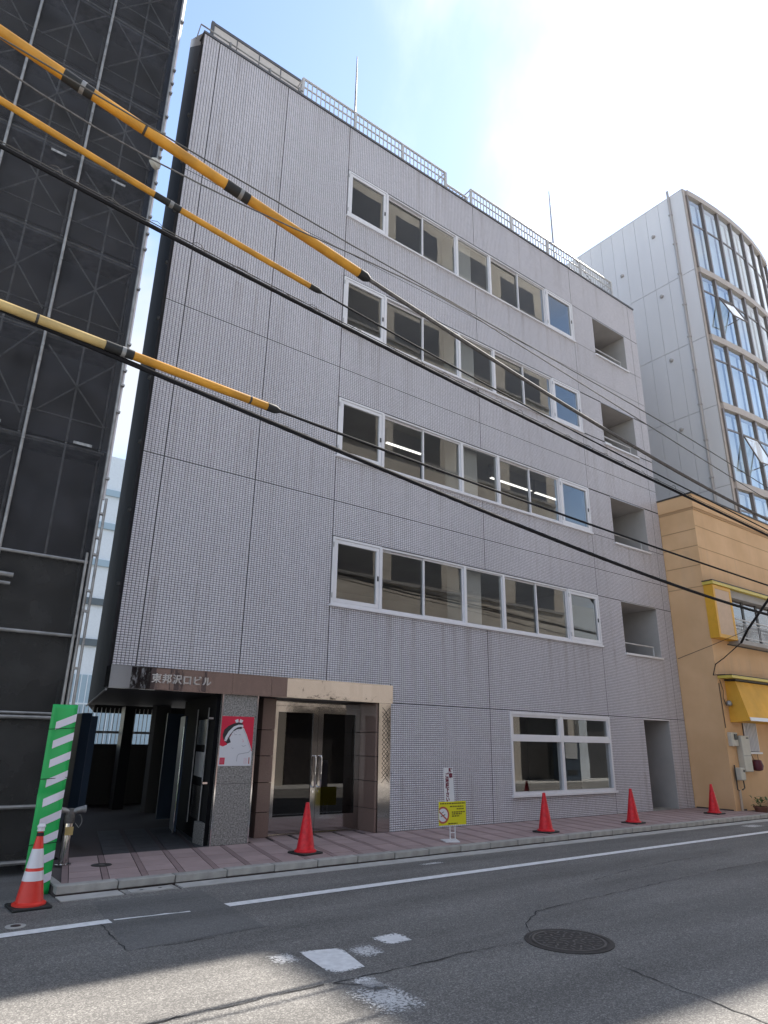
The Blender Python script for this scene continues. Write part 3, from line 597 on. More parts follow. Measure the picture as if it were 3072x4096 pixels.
# steel canopy band over passage and entrance, with the name in relief
band = MB()
for (a, b, dy_) in ((X0-.01, 4.9, 0), (4.905, 5.64, .002), (5.645, 8.33, .001)):
    n = 26
    for k in range(n):
        xa, xb = a+(b-a)*k/n, a+(b-a)*(k+1)/n
        ya = -.045+.004*math.sin(xa*5.1)+.0015*math.sin(xa*13.3+1); yb = -.045+.004*math.sin(xb*5.1)+.0015*math.sin(xb*13.3+1)
        band.quad((xa, ya+dy_, 2.415), (xb, yb+dy_, 2.415), (xb, yb+dy_, 2.738), (xa, ya+dy_, 2.738))
bd = band.mesh('canopy_band', M['steel'], True); bd = link('canopy_band', bd, B)
MB().box(X0-.012, 8.332, -.052, .01, 2.738, 2.752).box(X0-.012, 8.332, -.052, .01, 2.405, 2.416).box(8.318, 8.334, -.05, .01, 2.416, 2.738).box(X0-.012, X0-.001, -.05, .2, 2.416, 2.738).obj('trim', 'steel_flat', bd)
for k, ch in enumerate('東邦沢口ビル'):
    me = text_mesh('letter', ch, 0.155, 'letters', .006, .002); o = link('letter', me, bd); o.rotation_euler = (R(90), 0, 0); o.location = (3.60+k*.168, -.062, 2.575)
# soffit
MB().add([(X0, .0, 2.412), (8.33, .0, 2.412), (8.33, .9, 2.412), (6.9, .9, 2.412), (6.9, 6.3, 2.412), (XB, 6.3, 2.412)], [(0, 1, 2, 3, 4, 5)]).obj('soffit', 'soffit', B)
# granite pier
pier = bxo('granite_pier', 'granite', B, 4.79, 5.41, .0, .42, .1, 1.0); bxo('slab', 'granite', pier, 4.79, 5.41, .002, .42, 1.006, 2.41)
MB().box(4.765, 4.789, -.008, .02, .1, 2.41).box(5.411, 5.435, -.008, .02, .1, 2.41).obj('steel_edge', 'chrome', pier)
bxo('plinth', 'granite', pier, 4.69, 4.764, .1, .5, .1, .42)
# passage right wall with name boards
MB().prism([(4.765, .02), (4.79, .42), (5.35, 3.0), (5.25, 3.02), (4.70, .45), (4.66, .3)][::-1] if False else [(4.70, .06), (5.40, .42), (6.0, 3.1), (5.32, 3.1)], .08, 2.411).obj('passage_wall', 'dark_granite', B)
for zz, h, mname in ((1.75, .42, 'plate'), (1.22, .40, 'white_plate'), (.62, .52, 'plate')):
    MB().prism([(4.80, .62), (4.815, .62), (4.99, 1.42), (4.975, 1.42)], zz-h/2+.05, zz+h/2+.05).obj('notice_board', mname, B)
MB().tube([(4.77, .52, .3), (4.77, .52, 2.2)], .012, 6).tube([(4.96, 1.47, .3), (4.96, 1.47, 2.2)], .012, 6).obj('board_rail', 'galv_dull', B)
for zz in (2.0, 1.0): bxo('bracket', 'chrome', B, 4.60, 4.75, .1, .13, zz, zz+.03)
# entrance recess
ent = bxo('entrance_recess', 'black_paint', B, 5.41, 5.78, .62, .72, .1, 2.41)
MB().quad((5.42, .42, .1), (5.42, .42, 2.41), (5.42, .62, 2.41), (5.42, .62, .1)).obj('jamb', 'black_paint', ent)
for k, (za, zb_) in enumerate(((.1, .5), (.505, .98), (.985, 1.42), (1.425, 1.86), (1.865, 2.41))):
    bxo('granite_block', 'brown_granite', ent, 5.76, 6.02, .44+.001*(k % 2), .7, za, zb_-.004, bevel=.004)
    bxo('granite_block', 'brown_granite', ent, 7.985, 8.03+.001*(k % 2), .02, .62, za, zb_-.004, bevel=.004)
bxo('head_panel', 'steel_flat', ent, 6.02, 7.985, .56, .60, 2.30, 2.412)
for s_, (a, b) in enumerate(((6.025, 7.0), (7.006, 7.98))):
    leaf = frame_box(MB(), a, b, .12, 2.295, .11, .545, .585)
    leaf.box(a+.11, b-.11, .547, .583, .23, .40)
    lf = leaf.obj('door_leaf', 'steel_flat', ent)
    bxo('pane', 'glass_dark', lf, a+.10, b-.10, .562, .570, .40, 2.19)
    hx = (b-.06) if s_ == 0 else (a+.06)
    MB().tube([(hx, .545, 1.42), (hx, .49, 1.42), (hx, .475, 1.38), (hx, .475, .92), (hx, .49, .88), (hx, .545, .88)], .014, 8).obj('door_handle', 'chrome', lf, smooth=True)
    MB().tube([(hx, .545, .80), (hx, .535, .80)], .022, 12).obj('lock', 'chrome', lf)
bxo('threshold', 'steel_flat', ent, 6.02, 7.985, .5, .62, .1, .118)
sl = bxo('side_panel', 'steel_flat', ent, 8.035, 8.326, -.004, .05, .1, 2.412)
lat = MB()
for k in range(-2, 18):
    for sg in (1, -1):
        zc0 = .95+k*.085; xa, xb = 8.12, 8.30
        za, zb_ = (zc0, zc0+.18) if sg > 0 else (zc0+.18, zc0)
        if max(za, zb_) > 2.36 or min(za, zb_) < .95: continue
        lat.add([(xa, -.006, za), (xb, -.006, zb_), (xb, -.006, zb_+.012), (xa, -.006, za+.012)], [(0, 1, 2, 3)])
lat.obj('lattice', 'plate', sl)
MB().prism([(8.2, -0.02)]*0 + [(5.42, 1.3), (8.3, 1.3), (8.3, 1.35), (5.42, 1.35)], .1, 2.41).obj('lobby_wall', 'dark_granite', ent)
# far end of the passage
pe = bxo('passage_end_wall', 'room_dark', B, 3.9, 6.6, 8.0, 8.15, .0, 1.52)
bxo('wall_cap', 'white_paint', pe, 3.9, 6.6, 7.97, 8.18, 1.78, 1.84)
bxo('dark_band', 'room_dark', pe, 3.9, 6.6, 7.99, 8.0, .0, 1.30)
for k in range(22): bxo('bar', 'alu_grey', pe, 4.2+k*.11, 4.216+k*.11, 8.05, 8.066, 1.5, 2.42)
bxo('column', 'black_paint', B, 5.15, 5.4, 6.6, 6.9, .06, 2.41); bxo('column', 'room_dark', B, 5.55, 5.9, 5.5, 5.8, .06, 2.41)
bxo('service_door', 'blue_paint', B, 5.3, 5.9, 4.0, 4.05, .1, 2.2)
# gate posts
gp = thing('gate_post', 'blue grey painted steel gate box standing left of the dark passage', 'gate post', loc=(2.98, 1.55, 0))
MB().prism([(0, .55), (-.02, .0), (.10, -.16), (.16, .4)], .52, 2.07).obj('box', 'blue_paint', gp, bevel=.01); MB().prism([(.165, .45), (.105, -.14), (.19, -.2), (.24, .4)], .54, 2.02).obj('guide_channel', 'blue_paint', gp); bxo('leg', 'black_paint', gp, .02, .10, .05, .3, .08, .525)
gp2 = thing('gate_leaf', 'narrow blue grey steel gate leaf folded against the dark passage wall', 'gate', loc=(4.78, 1.55, 0))
MB().prism([(-.02, .0), (.02, .0), (.16, .6), (.12, .6)], .14, 2.08).obj('leaf', 'blue_paint', gp2); MB().tube([(-.04, -.03, .1), (-.04, -.03, 1.9)], .012, 6).obj('drop_bolt', 'chrome', gp2); bxo('foot', 'chrome', gp2, -.06, -.02, -.05, 0, .08, .16)
# roof railings and screen
def railing(name, xa, xb, zb_, zt_, yb=.08, pitch=.128, ret=.75, mid=True):
    r = MB().tube([(xa, yb, zt_), (xb, yb, zt_)], .034, 6).tube([(xa, yb, zb_+.10), (xb, yb, zb_+.10)], .026, 6).obj(name, 'rail', B)
    if mid: MB().tube([(xa, yb, (zb_+zt_)/2+.06), (xb, yb, (zb_+zt_)/2+.06)], .022, 6).obj('mid_rail', 'rail', r)
    n = int((xb-xa)/pitch)
    me = MB().tube([(0, 0, zb_+.05), (0, 0, zt_)], .017, 5).mesh('baluster', M['rail'])
    for k in range(n+1):
        o = link('baluster', me, r); o.location = (xa+(xb-xa)*k/n, yb, 0)
    pm = MB().box(-.032, .032, -.03, .03, zb_, zt_).mesh('post', M['rail'])
    np_ = max(2, int((xb-xa)/1.5)+1)
    for k in range(np_):
        o = link('post', pm, r); o.location = (xa+(xb-xa)*k/(np_-1), yb, 0)
    for x in (xa, xb):
        MB().tube([(x, yb, zt_), (x, yb+ret, zt_)], .02, 6).tube([(x, yb, zt_-.1), (x, yb+ret*.6, zb_+.1)], .014, 6).tube([(x, yb+ret, zb_), (x, yb+ret, zt_)], .018, 6).obj('return_rail', 'rail', r)
    return r
railing('roof_railing', 5.43, 10.12, ZT+.03, 17.16); railing('roof_railing', 10.25, 11.05, ZT+.03, 16.92, .2, ret=.3); railing('roof_railing', 11.13, 17.95, ZT+.03, 17.17)
railing('roof_railing', 5.7, 17.6, 17.2, 18.0, 1.35, .26, mid=False)
scr = MB().box(3.17, 5.5, .34, .38, 17.36, 17.44).box(3.12, 3.19, .33, .40, ZT, 17.44).obj('roof_screen', 'coping', B)
for k in range(4):
    a = 3.2+k*.58; p = bxo('screen_panel', 'cream_fence', scr, a, a+.56, .355, .37, ZT+.05, 17.355)
    bxo('panel_post', 'coping', scr, a+.56, a+.58, .345, .385, ZT, 17.36)
MB().tube([(2.80, .0, ZT+.16), (5.4, -.01, ZT+.12)], .018, 6).tube([(2.80, .0, ZT+.16), (2.76, .06, ZT-.25)], .012, 6).obj('parapet_pipe', 'galv_dull', B)
for x in (3.5, 4.5, 5.3): bxo('pipe_clip', 'galv', B, x-.02, x+.02, -.03, .03, ZT+.03, ZT+.16)
for x, h in ((7.0, 19.25), (14.92, 19.45)):
    MB().tube([(x, .12, ZT), (x, .12, h-1.2), (x, .12, h)], [.03, .024, .015], 6).obj('lightning_rod', 'galv_dull', B)
MB().tube([(15.2, .5, 17.7), (16.6, .5, 17.75), (17.5, .5, 17.2), (17.6, .5, 16.6)], .012, 5).obj('roof_wire', 'wire', B)
# ceiling lights
for k, (a, b) in enumerate(((9.05, 10.25), (12.75, 14.5), (14.62, 15.85))):
    lt = thing('ceiling_light', ['lit twin fluorescent batten above the left casement windows of the third storey', 'long lit fluorescent batten seen through the third storey sliding windows', 'lit fluorescent batten beside the longer one near the right casement'][k], 'ceiling light', 'lit battens on the third storey')
    bxo('housing', 'alu_grey', lt, a, b, 1.25, 1.34, 8.80, 9.18)
    for y in (1.265, 1.325): MB().tube([(a+.03, y, 8.785), (b-.03, y, 8.785)], .012, 8).obj('tube', 'tube', lt)

# ================================================================== SCAFFOLDED BUILDING, LEFT
S = thing('scaffolded_building', 'tall building wrapped in black scaffold netting with galvanised poles', 'building')
SZ = 23.5; SY = -.40; SXL = -5.0
bxo('wall', 'bldg_dark', S, SXL, 2.30, .42, 9.0, 0, SZ-1)
tiers = [0.15, 0.81, 1.93, 3.06, 4.16, 5.98]
z = 5.98
while z < SZ: z += 1.80; tiers.append(z)
cols = [-4.84, -3.66, -2.48, -1.30, -0.12+.02, 1.04, 2.26]
def wavy_sheet(x0, x1, z0, z1, y, amp, seed):
    mb = MB(); nx, nz_ = 7, 9; rr = random.Random(seed); ph = [rr.uniform(0, 6.28) for _ in range(4)]
    vs = []
    for j in range(nz_+1):
        for i in range(nx+1):
            u, v = i/nx, j/nz_; e = math.sin(math.pi*u)*math.sin(math.pi*v)
            yy = y - amp*e*(.5+.5*math.sin(5*u+7*v+ph[0])) - amp*.5*math.sin(9*v+3*u+ph[1])*e
            vs.append((x0+(x1-x0)*u, yy, z0+(z1-z0)*v))
    fs = [(j*(nx+1)+i, j*(nx+1)+i+1, (j+1)*(nx+1)+i+1, (j+1)*(nx+1)+i) for j in range(nz_) for i in range(nx)]
    return mb.add(vs, fs)
for ci in range(2, len(cols)-1):
    for ti in range(len(tiers)-1):
        z0, z1 = tiers[ti], tiers[ti+1]
        low = z1 <= 4.17
        wavy_sheet(cols[ci]+.02, cols[ci+1]-.02, z0+.01, z1-.01, SY, .015 if low else .12, ci*31+ti).obj('net_sheet', 'net_low' if low else 'net', S, smooth=True)
for c in cols:
    MB().tube([(c, SY-.05, 0), (c, SY-.05, SZ)], .0243, 8).obj('standard_pole', 'galv', S, smooth=True); MB().tube([(c, SY+.62, 0), (c, SY+.62, SZ)], .0243, 8).obj('standard_pole', 'galv_dull', S, smooth=True)
for c in (1.65, .45): MB().tube([(c, SY+.1, 4.2), (c, SY+.1, SZ)], .017, 6).obj('frame_tube', 'galv_dull', S)
for x in (2.19, 2.335): MB().tube([(x, SY-.07, 0), (x, SY-.07, 4.3 if x < 2.3 else 5.2)], .021, 8).obj('edge_pole', 'galv', S, smooth=True)
cl = MB().box(-.028, .036, -.036, .03, -.016, .016).mesh('coupler', M['galv'])
for zc_ in np.arange(.5, SZ, .41)+np.array([random.uniform(-.13, .13) for _ in np.arange(.5, SZ, .41)]):
    if random.random() < .72: o = link('coupler', cl, S); o.location = (2.29, SY-.06, zc_)
    if zc_ > 4.3 and random.random() < .8: o = link('coupler', cl, S); o.location = (1.04, SY-.06, zc_); o.scale = (.6, .6, .6)
for z in tiers:
    if z < 4.2: MB().tube([(SXL, SY-.045, z), (2.22, SY-.045, z)], .026 if z > .2 else .03, 8).obj('ledger', 'galv', S, smooth=True)
    else:
        MB().tube([(SXL, SY+.1, z), (2.22, SY+.1, z)], .02, 6).obj('ledger', 'galv_dull', S)
        MB().tube([(SXL, SY+.1, z+.45), (2.22, SY+.1, z+.45)], .014, 6).obj('ledger', 'galv_dull', S); bxo('platform', 'galv_dull', S, SXL, 2.2, SY+.15, SY+.6, z-.03, z+.02)
MB().tube([(SXL, SY-.045, 1.985), (2.2, SY-.045, 1.985)], .018, 6).obj('ledger', 'galv', S)
for ti in range(4, len(tiers)-1):
    for ci in range(3, len(cols)-1):
        a, b, z0, z1 = cols[ci]+.1, cols[ci+1]-.1, tiers[ti]+random.uniform(.2, .5), tiers[ti+1]-random.uniform(.0, .3)
        if random.random() < .28: continue
        MB().tube([(a, SY+.07, z0), (b, SY+.085, z1)], .014, 5).tube([(a, SY+.085, z1), (b, SY+.07, z0)], .014, 5).obj('cross_brace', 'galv_dull', S)
wavy_sheet(0, .5, 5.2, SZ, 0, .02, 5); MB().add([(2.285, SY-.03, 0), (2.285, SY+.9, 0), (2.285, SY+.9, SZ), (2.285, SY-.03, SZ)], [(0, 1, 2, 3)]).obj('net_return', 'net_thick', S)
MB().tube([(2.30, SY+.02, 5.2), (2.30, SY+.02, SZ)], .03, 8).obj('sunlit_net_edge', 'cone_white', S)  # pale tube: sunlight on the folded net edge put in as colour
MB().tube([(.4, SY-.12, 3.82), (1.27, SY-.12, 3.80)], .035, 8).obj('pipe_stub', 'galv', S); MB().tube([(.4, SY-.12, 3.70), (1.25, SY-.12, 3.68)], .026, 8).obj('pipe_stub', 'galv', S)
for x, z, l in ((.45, 6.02, .33), (1.72, 5.98, .34), (.55, 11.1, .3), (1.55, 11.05, .3)): bxo('name_tag', 'tag_grey', S, x, x+l*.8, SY-.085, SY-.075, z-.015, z+.03)
# flood lamp at the netting corner
fl = MB().lathe([(.02, 0), (.10, .03), (.11, .10), (.07, .16), (.02, .17)], 16).obj('site_lamp', 'beige_box', S, smooth=True); fl.location = (2.16, SY-.14, 11.72); fl.rotation_euler = (R(70), 0, R(30))
# guard board
gbd = thing('guard_board', 'bright green plastic corner guard with white diagonal stripes tied at the scaffold corner', 'guard board', loc=(1.83, -1.74, 0))
def board_y(u, v): return .03*math.cos(u*3.0)+.012*math.sin(v*9)*math.sin(u*3)+ (.02*math.exp(-((v-.5)/.03)**2))
mb = MB(); nx, nz_ = 6, 40
vs = [(.275*i/nx, board_y(i/nx, j/nz_), 0.0+2.06*j/nz_) for j in range(nz_+1) for i in range(nx+1)]
mb.add(vs, [(j*(nx+1)+i, j*(nx+1)+i+1, (j+1)*(nx+1)+i+1, (j+1)*(nx+1)+i) for j in range(nz_) for i in range(nx)])
o = mb.obj('sheet', 'green', gbd, smooth=True); so = o.modifiers.new('thick', 'SOLIDIFY'); so.thickness = .006
for k in range(9):
    zc_ = 1.86-k*.215; q = []
    mb = MB(); n = 6; vs = []
    for i in range(n+1):
        u = .24+.76*i/n; zz = zc_-.05+ .10*(u-.24)/.76
        vs += [(.275*u, board_y(u, (zz-.045)/2.06)-.008, zz-.045), (.275*u, board_y(u, (zz+.045)/2.06)-.008, zz+.045)]
    mb.add(vs, [(2*i, 2*i+2, 2*i+3, 2*i+1) for i in range(n)]); mb.obj('stripe', 'pinkwhite', gbd)
for zz in (1.78, 1.22, .52): MB().tube([(-.005, .02, zz-.01), (.14, -.015, zz), (.28, -.04, zz+.012)], .004, 5).obj('tie_wire', 'cable', gbd)
# fire hose inlet
fh = thing('fire_hose_inlet', 'stainless fire hose inlet post with twin couplings beside the green striped guard', 'hose inlet', loc=(2.50, -.58, .1))
MB().lathe([(.10, 0), (.10, .015), (.06, .02), (.056, .02), (.056, .52), (.05, .56)], 20).obj('post', 'steel_flat', fh, smooth=True)
MB().lathe([(.06, .50), (.065, .52), (.065, .62), (.04, .68)], 16).obj('head', 'iron_lt', fh, smooth=True)
for s_ in (-1, 1):
    cp = MB().tube([(0, 0, .62), (s_*.08, -.03, .66), (s_*.15, -.05, .67)], [.035, .035, .042], 12).obj('coupling', 'galv', fh, smooth=True); MB().tube([(s_*.15, -.05, .67), (s_*.18, -.055, .672)], .047, 12).obj('cap', 'galv_dull', cp)
bxo('nameplate', 'yellow_pipe_pale', fh, -.05, .05, -.068, -.058, .36, .46)
pts = [(.10, -.03, .60)]+[(.12+.03*math.sin(t), -.04, .60-.05*t) for t in np.linspace(0, 3.14, 8)]+[(.07, -.03, .5)]
MB().tube(pts, .004, 5).obj('chain', 'galv', fh)

# ================================================================== CONES AND SIGN
def cone(label, x, y, z, mname, sleeve=False, grp=None, h=.70):
    c = thing('traffic_cone', label, 'traffic cone', grp, (x, y, z)); c.rotation_euler = (0, 0, R(random.uniform(-18, 18)))
    MB().box(-.19, .19, -.19, .19, 0, .028).obj('base_plate', 'rubber', c, bevel=.008)
    MB().lathe([(.165, .026), (.165, .045), (.148, .055), (.135, .06), (.031, h-.03), (.028, h-.005), (.018, h)], 32).obj('body', mname, c, smooth=True)
    if sleeve:
        def rad(z): return .135+(.031-.135)*(z-.06)/(h-.09)
        for za, zb_ in ((.255, .345), (.375, .555)): MB().lathe([(rad(za)+.003, za), (rad(zb_)+.003, zb_)], 32).obj('reflective_band', 'cone_white', c, smooth=True)
        MB().lathe([(.036, h-.045), (.036, h-.01)], 16).obj('collar', 'rubber', c)
        MB().lathe([(.02, h), (.04, h+.005), (.036, h+.03), (.045, h+.05), (.03, h+.075), (.01, h+.08)], 14).obj('lamp', 'cone_white', c, smooth=True)
    return c
cone('plain red cone in front of the steel double doors', 5.70, -1.37, .1, 'cone')
cone('plain red cone before the four light ground floor window', 10.95, -1.52, .1, 'cone')
cone('plain red cone between the ground floor window and the stair doorway', 13.92, -1.45, .1, 'cone')
cone('plain red cone in front of the orange building corner', 17.77, -1.22, .1, 'cone')
cone('orange red cone with white reflective bands and a small lamp on top', 1.80, -2.33, 0, 'cone_orange', True, h=.72)
sg = thing('sign_stand', 'white wire stand holding a no parking strip and a yellow no smoking sign', 'sign', loc=(8.55, -1.50, .1))
sg.rotation_euler = (0, 0, R(-4))
MB().prism([(-.12, .19), (-.23, -.11), (.0, -.20), (.18, .14)], 0, .014).obj('base', 'white_paint', sg)
MB().tube([(-.055, 0, .01), (-.055, 0, .30)], .008, 6).tube([(.055, 0, .01), (.055, 0, .30)], .008, 6).tube([(-.055, 0, .13), (.055, 0, .13)], .006, 6).obj('stand_wire', 'white_paint', sg)
yb = bxo('yellow_board', 'sign_yellow', sg, -.30, .30, -.012, .0, .25, .625, bevel=.003)
def flat_disc(cx, cz, r0, r1, y, name, m, parent, a0=0, a1=2*math.pi, n=40, clipx=-1e9):
    mb = MB()
    for k in range(n):
        t0, t1 = a0+(a1-a0)*k/n, a0+(a1-a0)*(k+1)/n
        P = [(max(clipx, cx+r*math.cos(t)), y, cz+r*math.sin(t)) for r, t in ((r0, t0), (r1, t0), (r1, t1), (r0, t1))]
        mb.quad(*P)
    return mb.obj(name, m, parent)
flat_disc(-.215, .415, 0.0, .105, -.0135, 'icon_ground', 'white_paint', yb, clipx=-.298); flat_disc(-.215, .415, .105, .135, -.0145, 'ban_ring', 'ban_red', yb, clipx=-.298)
MB().prism_y([(-.298, .485), (-.298, .46), (-.14, .33), (-.125, .35)], -.0165, -.0145).obj('ban_bar', 'ban_red', yb)
MB().prism_y([(-.26, .40), (-.265, .385), (-.17, .415), (-.165, .43)], -.016, -.0145).prism_y([(-.25, .45), (-.255, .442), (-.2, .46), (-.2, .47)], -.016, -.0145).obj('cigarette', 'ink', yb)
for z_, xa, xb in ((.595, -.27, .28), (.545, -.06, .24), (.505, .09, .25), (.455, -.02, .27), (.425, -.02, .20), (.392, -.02, .15), (.275, -.1, .1)):
    x = xa; mb = MB()
    while x < xb:
        l = random.uniform(.02, .05); mb.box(x, min(xb, x+l), -.0142, -.012, z_-.010, z_+.010); x += l+.012
    mb.obj('text_line', 'brown_ink', yb)
wb = bxo('white_strip', 'white_paint', sg, -.15, .065, -.010, -.002, .62, 1.175, bevel=.002); wb.rotation_euler = (0, R(-2), 0)
for k, ch in enumerate('駐車'):
    o = link('character', text_mesh('character', ch, .088, 'maroon', .001, .0035), wb); o.rotation_euler = (R(90), 0, 0); o.location = (.005, -.0125, 1.125-k*.085)
for k, ch in enumerate('ご遠慮下さい'):
    o = link('character', text_mesh('character', ch, .082, 'maroon', .001, .0035), wb); o.rotation_euler = (R(90), 0, 0); o.location = (-.08, -.0125, 1.05-k*.078)
# poster on the granite pier
PX0, PX1, PZ0, PZ1 = 4.76+.025, 5.375, 1.275, 2.055
po = thing('poster', 'red and white poster of a figure in a twisted headband on the granite pier', 'poster')
def pp(u, v): return (PX0+(PX1-PX0)*u, PZ0+(PZ1-PZ0)*v)
def ppoly(pts, lay, name, m):
    q = [pp(u, v) for u, v in pts]; MB().add([(x, -.006-lay*.0006, z) for x, z in q], [tuple(range(len(q)))]).obj(name, m, po)
def pline(pts, wd, lay, name, m):
    q = [Vector(pp(u, v)) for u, v in pts]; mb = MB()
    for a, b in zip(q[:-1], q[1:]):
        d = (b-a).normalized(); n = Vector((-d.y, d.x))*wd*.5; y = -.006-lay*.0006
        mb.quad((*[(a-n).x], y, (a-n).y), ((b-n).x, y, (b-n).y), ((b+n).x, y, (b+n).y), ((a+n).x, y, (a+n).y))
    mb.obj(name, m, po)
bxo('sheet', 'paper', po, PX0, PX1, -.006, -.001, PZ0, PZ1)
ppoly([(0, .41), (.10, .385), (.24, .38), (.30, .43), (.62, .60), (.97, .31), (1, .29), (1, 1), (0, 1)], 1, 'red_ground', 'red')
ppoly([(.10, .385), (.24, .36), (.50, .28), (.96, .305), (.99, .32), (.93, .42), (.80, .63), (.70, .76), (.58, .80), (.40, .72), (.27, .55), (.22, .42)], 2, 'face', 'paper')
ppoly([(.38, .855), (.22, .80), (.10, .72), (.07, .62), (.09, .54), (.13, .50), (.22, .44), (.33, .47), (.27, .57), (.38, .69), (.50, .74), (.63, .745), (.66, .86), (.52, .88)], 3, 'hair', 'ink')
ppoly([(.13, .50), (.19, .49), (.28, .62), (.40, .73), (.50, .775), (.60, .79), (.68, .78), (.66, .83), (.52, .83), (.38, .79), (.24, .69), (.15, .57)], 4, 'headband', 'paper')
for k in range(9):
    t = k/8; u = .15+.47*t; v = .53+.30*t-.05*t*t; pline([(u, v+.01), (u+.035, v-.025)], .004, 5, 'band_twist', 'ink_grey')
ppoly([(.44, .87), (.40, .92), (.50, .95), (.52, .88)], 4, 'knot', 'paper'); ppoly([(.54, .88), (.56, .95), (.66, .92), (.62, .87)], 4, 'knot', 'paper')
pline([(.66, .77), (.78, .62), (.88, .45), (.965, .315)], .005, 5, 'profile_line', 'ink_grey'); pline([(.97, .33), (.90, .27), (.60, .235), (.56, .20), (.55, .09)], .007, 5, 'neck_line', 'ink_grey')
pline([(.42, .625), (.50, .63)], .006, 5, 'eye', 'ink_grey'); pline([(.55, .63), (.62, .625)], .006, 5, 'eye', 'ink_grey'); pline([(.68, .54), (.72, .49), (.68, .48)], .007, 5, 'nose', 'pink_ink'); pline([(.67, .41), (.72, .39), (.80, .41)], .006, 5, 'mouth', 'ink_grey'); pline([(.36, .38), (.40, .34), (.44, .36)], .004, 5, 'ear', 'ink_grey')
ppoly([(.04, .03), (.19, .03), (.19, .165), (.04, .165)], 2, 'seal', 'red')
for k in range(3): pline([(.08+.035*k, .05), (.08+.035*k, .15)], .005, 3, 'seal_mark', 'pink_ink')
for k in range(3): pline([(.78+.035*k, .04), (.78+.035*k, .16)], .005, 2, 'caption_line', 'pink_ink')
pline([(.93, .04), (.93, .17)], .018, 2, 'caption_line', 'ban_red')

# ================================================================== ORANGE BUILDING, RIGHT
O = thing('orange_building', 'two storey orange rendered building with yellow bay panel and yellow awning', 'building')
OX0, OX1, OY, OZ = 19.06, 24.4, -1.12, 9.10
bxo('wall', 'orange', O, OX0, OX1, OY, 9.0, .0, OZ-.5)
bxo('parapet', 'orange', O, OX0-.03, OX1, OY-.04, 9.0, OZ-.42, OZ); bxo('cornice', 'orange_groove', O, OX0-.012, OX1, OY-.02, 9.0, OZ-.502, OZ-.42)
bxo('coping', 'dark_trim', O, OX0-.05, OX1, OY-.06, 9.0, OZ+.0, OZ+.05)
for z in (7.98, 7.45, 6.85, 6.2): MB().box(OX0-.006, OX0-.001, OY, -.02, z-.012, z+.012).obj('render_joint', 'orange_groove', O)
for z in (8.08, 7.40): MB().box(OX0, OX1, OY-.005, OY-.001, z-.01, z+.01).obj('render_joint', 'orange_groove', O)
bxo('corner_band', 'orange', O, OX0-.008, OX0+.30, OY-.012, OY+.05, .1, 3.4)
# bay box
by = OY-.26
bay = bxo('shutter_box', 'yellow', O, 19.02, 20.06, by, OY-.002, 4.66, 6.20)
frame_box(MB(), 19.02, 20.06, 4.66, 6.20, .11, by-.02, by-.001).obj('frame', 'yellow', bay, bevel=.006); bxo('panel', 'peach', bay, 19.13, 19.95, by-.012, by-.003, 4.77, 6.09)
bxo('eave', 'yellow_rim', O, 18.98, OX1, by-.06, OY-.002, 6.21, 6.30); bxo('eave_top', 'dark_trim', O, 18.96, OX1, by-.07, OY-.002, 6.301, 6.33)
bxo('eave_soffit', 'bal', O, 20.07, OX1, OY-.20, OY-.002, 5.98, 6.205)
wn = bxo('balcony_window', 'curtain', O, 20.35, 23.6, OY-.012, OY-.002, 4.72, 5.97); bxo('partition', 'mint', wn, 20.07, 20.34, OY-.05, OY-.003, 4.70, 5.97); bxo('pane', 'glass', wn, 20.35, 23.6, OY-.03, OY-.024, 4.72, 5.97)
for x in (21.1, 22.0, 22.9): bxo('mullion', 'dark_trim', wn, x, x+.12, OY-.045, OY-.013, 4.72, 5.97)
bxo('balcony_slab', 'bal', O, 20.07, OX1, by-.05, OY-.002, 4.58, 4.70)
rl = MB().tube([(20.08, by-.03, 5.30), (OX1, by-.03, 5.30)], .022, 6).tube([(20.08, by-.03, 5.20), (OX1, by-.03, 5.20)], .014, 6).tube([(20.08, by-.03, 4.78), (OX1, by-.03, 4.78)], .018, 6).obj('balcony_rail', 'rail', O)
me = MB().tube([(0, by-.03, 4.78), (0, by-.03, 5.20)], .008, 5).mesh('baluster', M['rail'])
for k in range(50): link('baluster', me, rl).location = (20.12+k*.085, 0, 0)
bxo('string_course', 'dark_trim', O, 19.95, OX1, OY-.03, OY-.001, 4.55, 4.578)
bxo('ledge', 'yellow_rim', O, 19.10, OX1, OY-.42, OY-.002, 3.535, 3.61); bxo('ledge_top', 'dark_trim', O, 19.09, OX1, OY-.43, OY-.002, 3.611, 3.63)
MB().prism_x([(OY-.002, 2.36), (OY-.56, 2.40), (OY-.30, 3.46), (OY-.002, 3.48)], 19.46, OX1).obj('awning', 'awning', O)
MB().prism_x([(OY-.575, 2.395), (OY-.562, 2.395), (OY-.535, 2.49), (OY-.55, 2.49)], 19.47, OX1).obj('awning_hem', 'white_paint', O); bxo('awning_box', 'dark_trim', O, 19.44, OX1, OY-.33, OY-.002, 3.482, 3.53)
gr = MB()
for k in range(9): gr.box(20.10+k*.085, 20.13+k*.085, OY-.06, OY-.03, 1.60, 2.45)
gw = bxo('grille_window', 'opp_dark', O, 20.08, 20.86, OY-.012, OY-.001, 1.58, 2.47)
for k in range(9): bxo('bar', 'alu', gw, 20.10+k*.085, 20.13+k*.085, OY-.05, OY-.02, 1.60, 2.45)
bxo('sill', 'alu', gw, 20.04, 20.9, OY-.08, OY-.001, 1.53, 1.58)
mt = bxo('meter_box', 'beige_box', O, 19.16, 19.52, OY-.11, OY-.002, 1.73, 2.09, bevel=.01); bxo('dial', 'meter', mt, 19.32, 19.46, OY-.135, OY-.105, 1.90, 2.05)
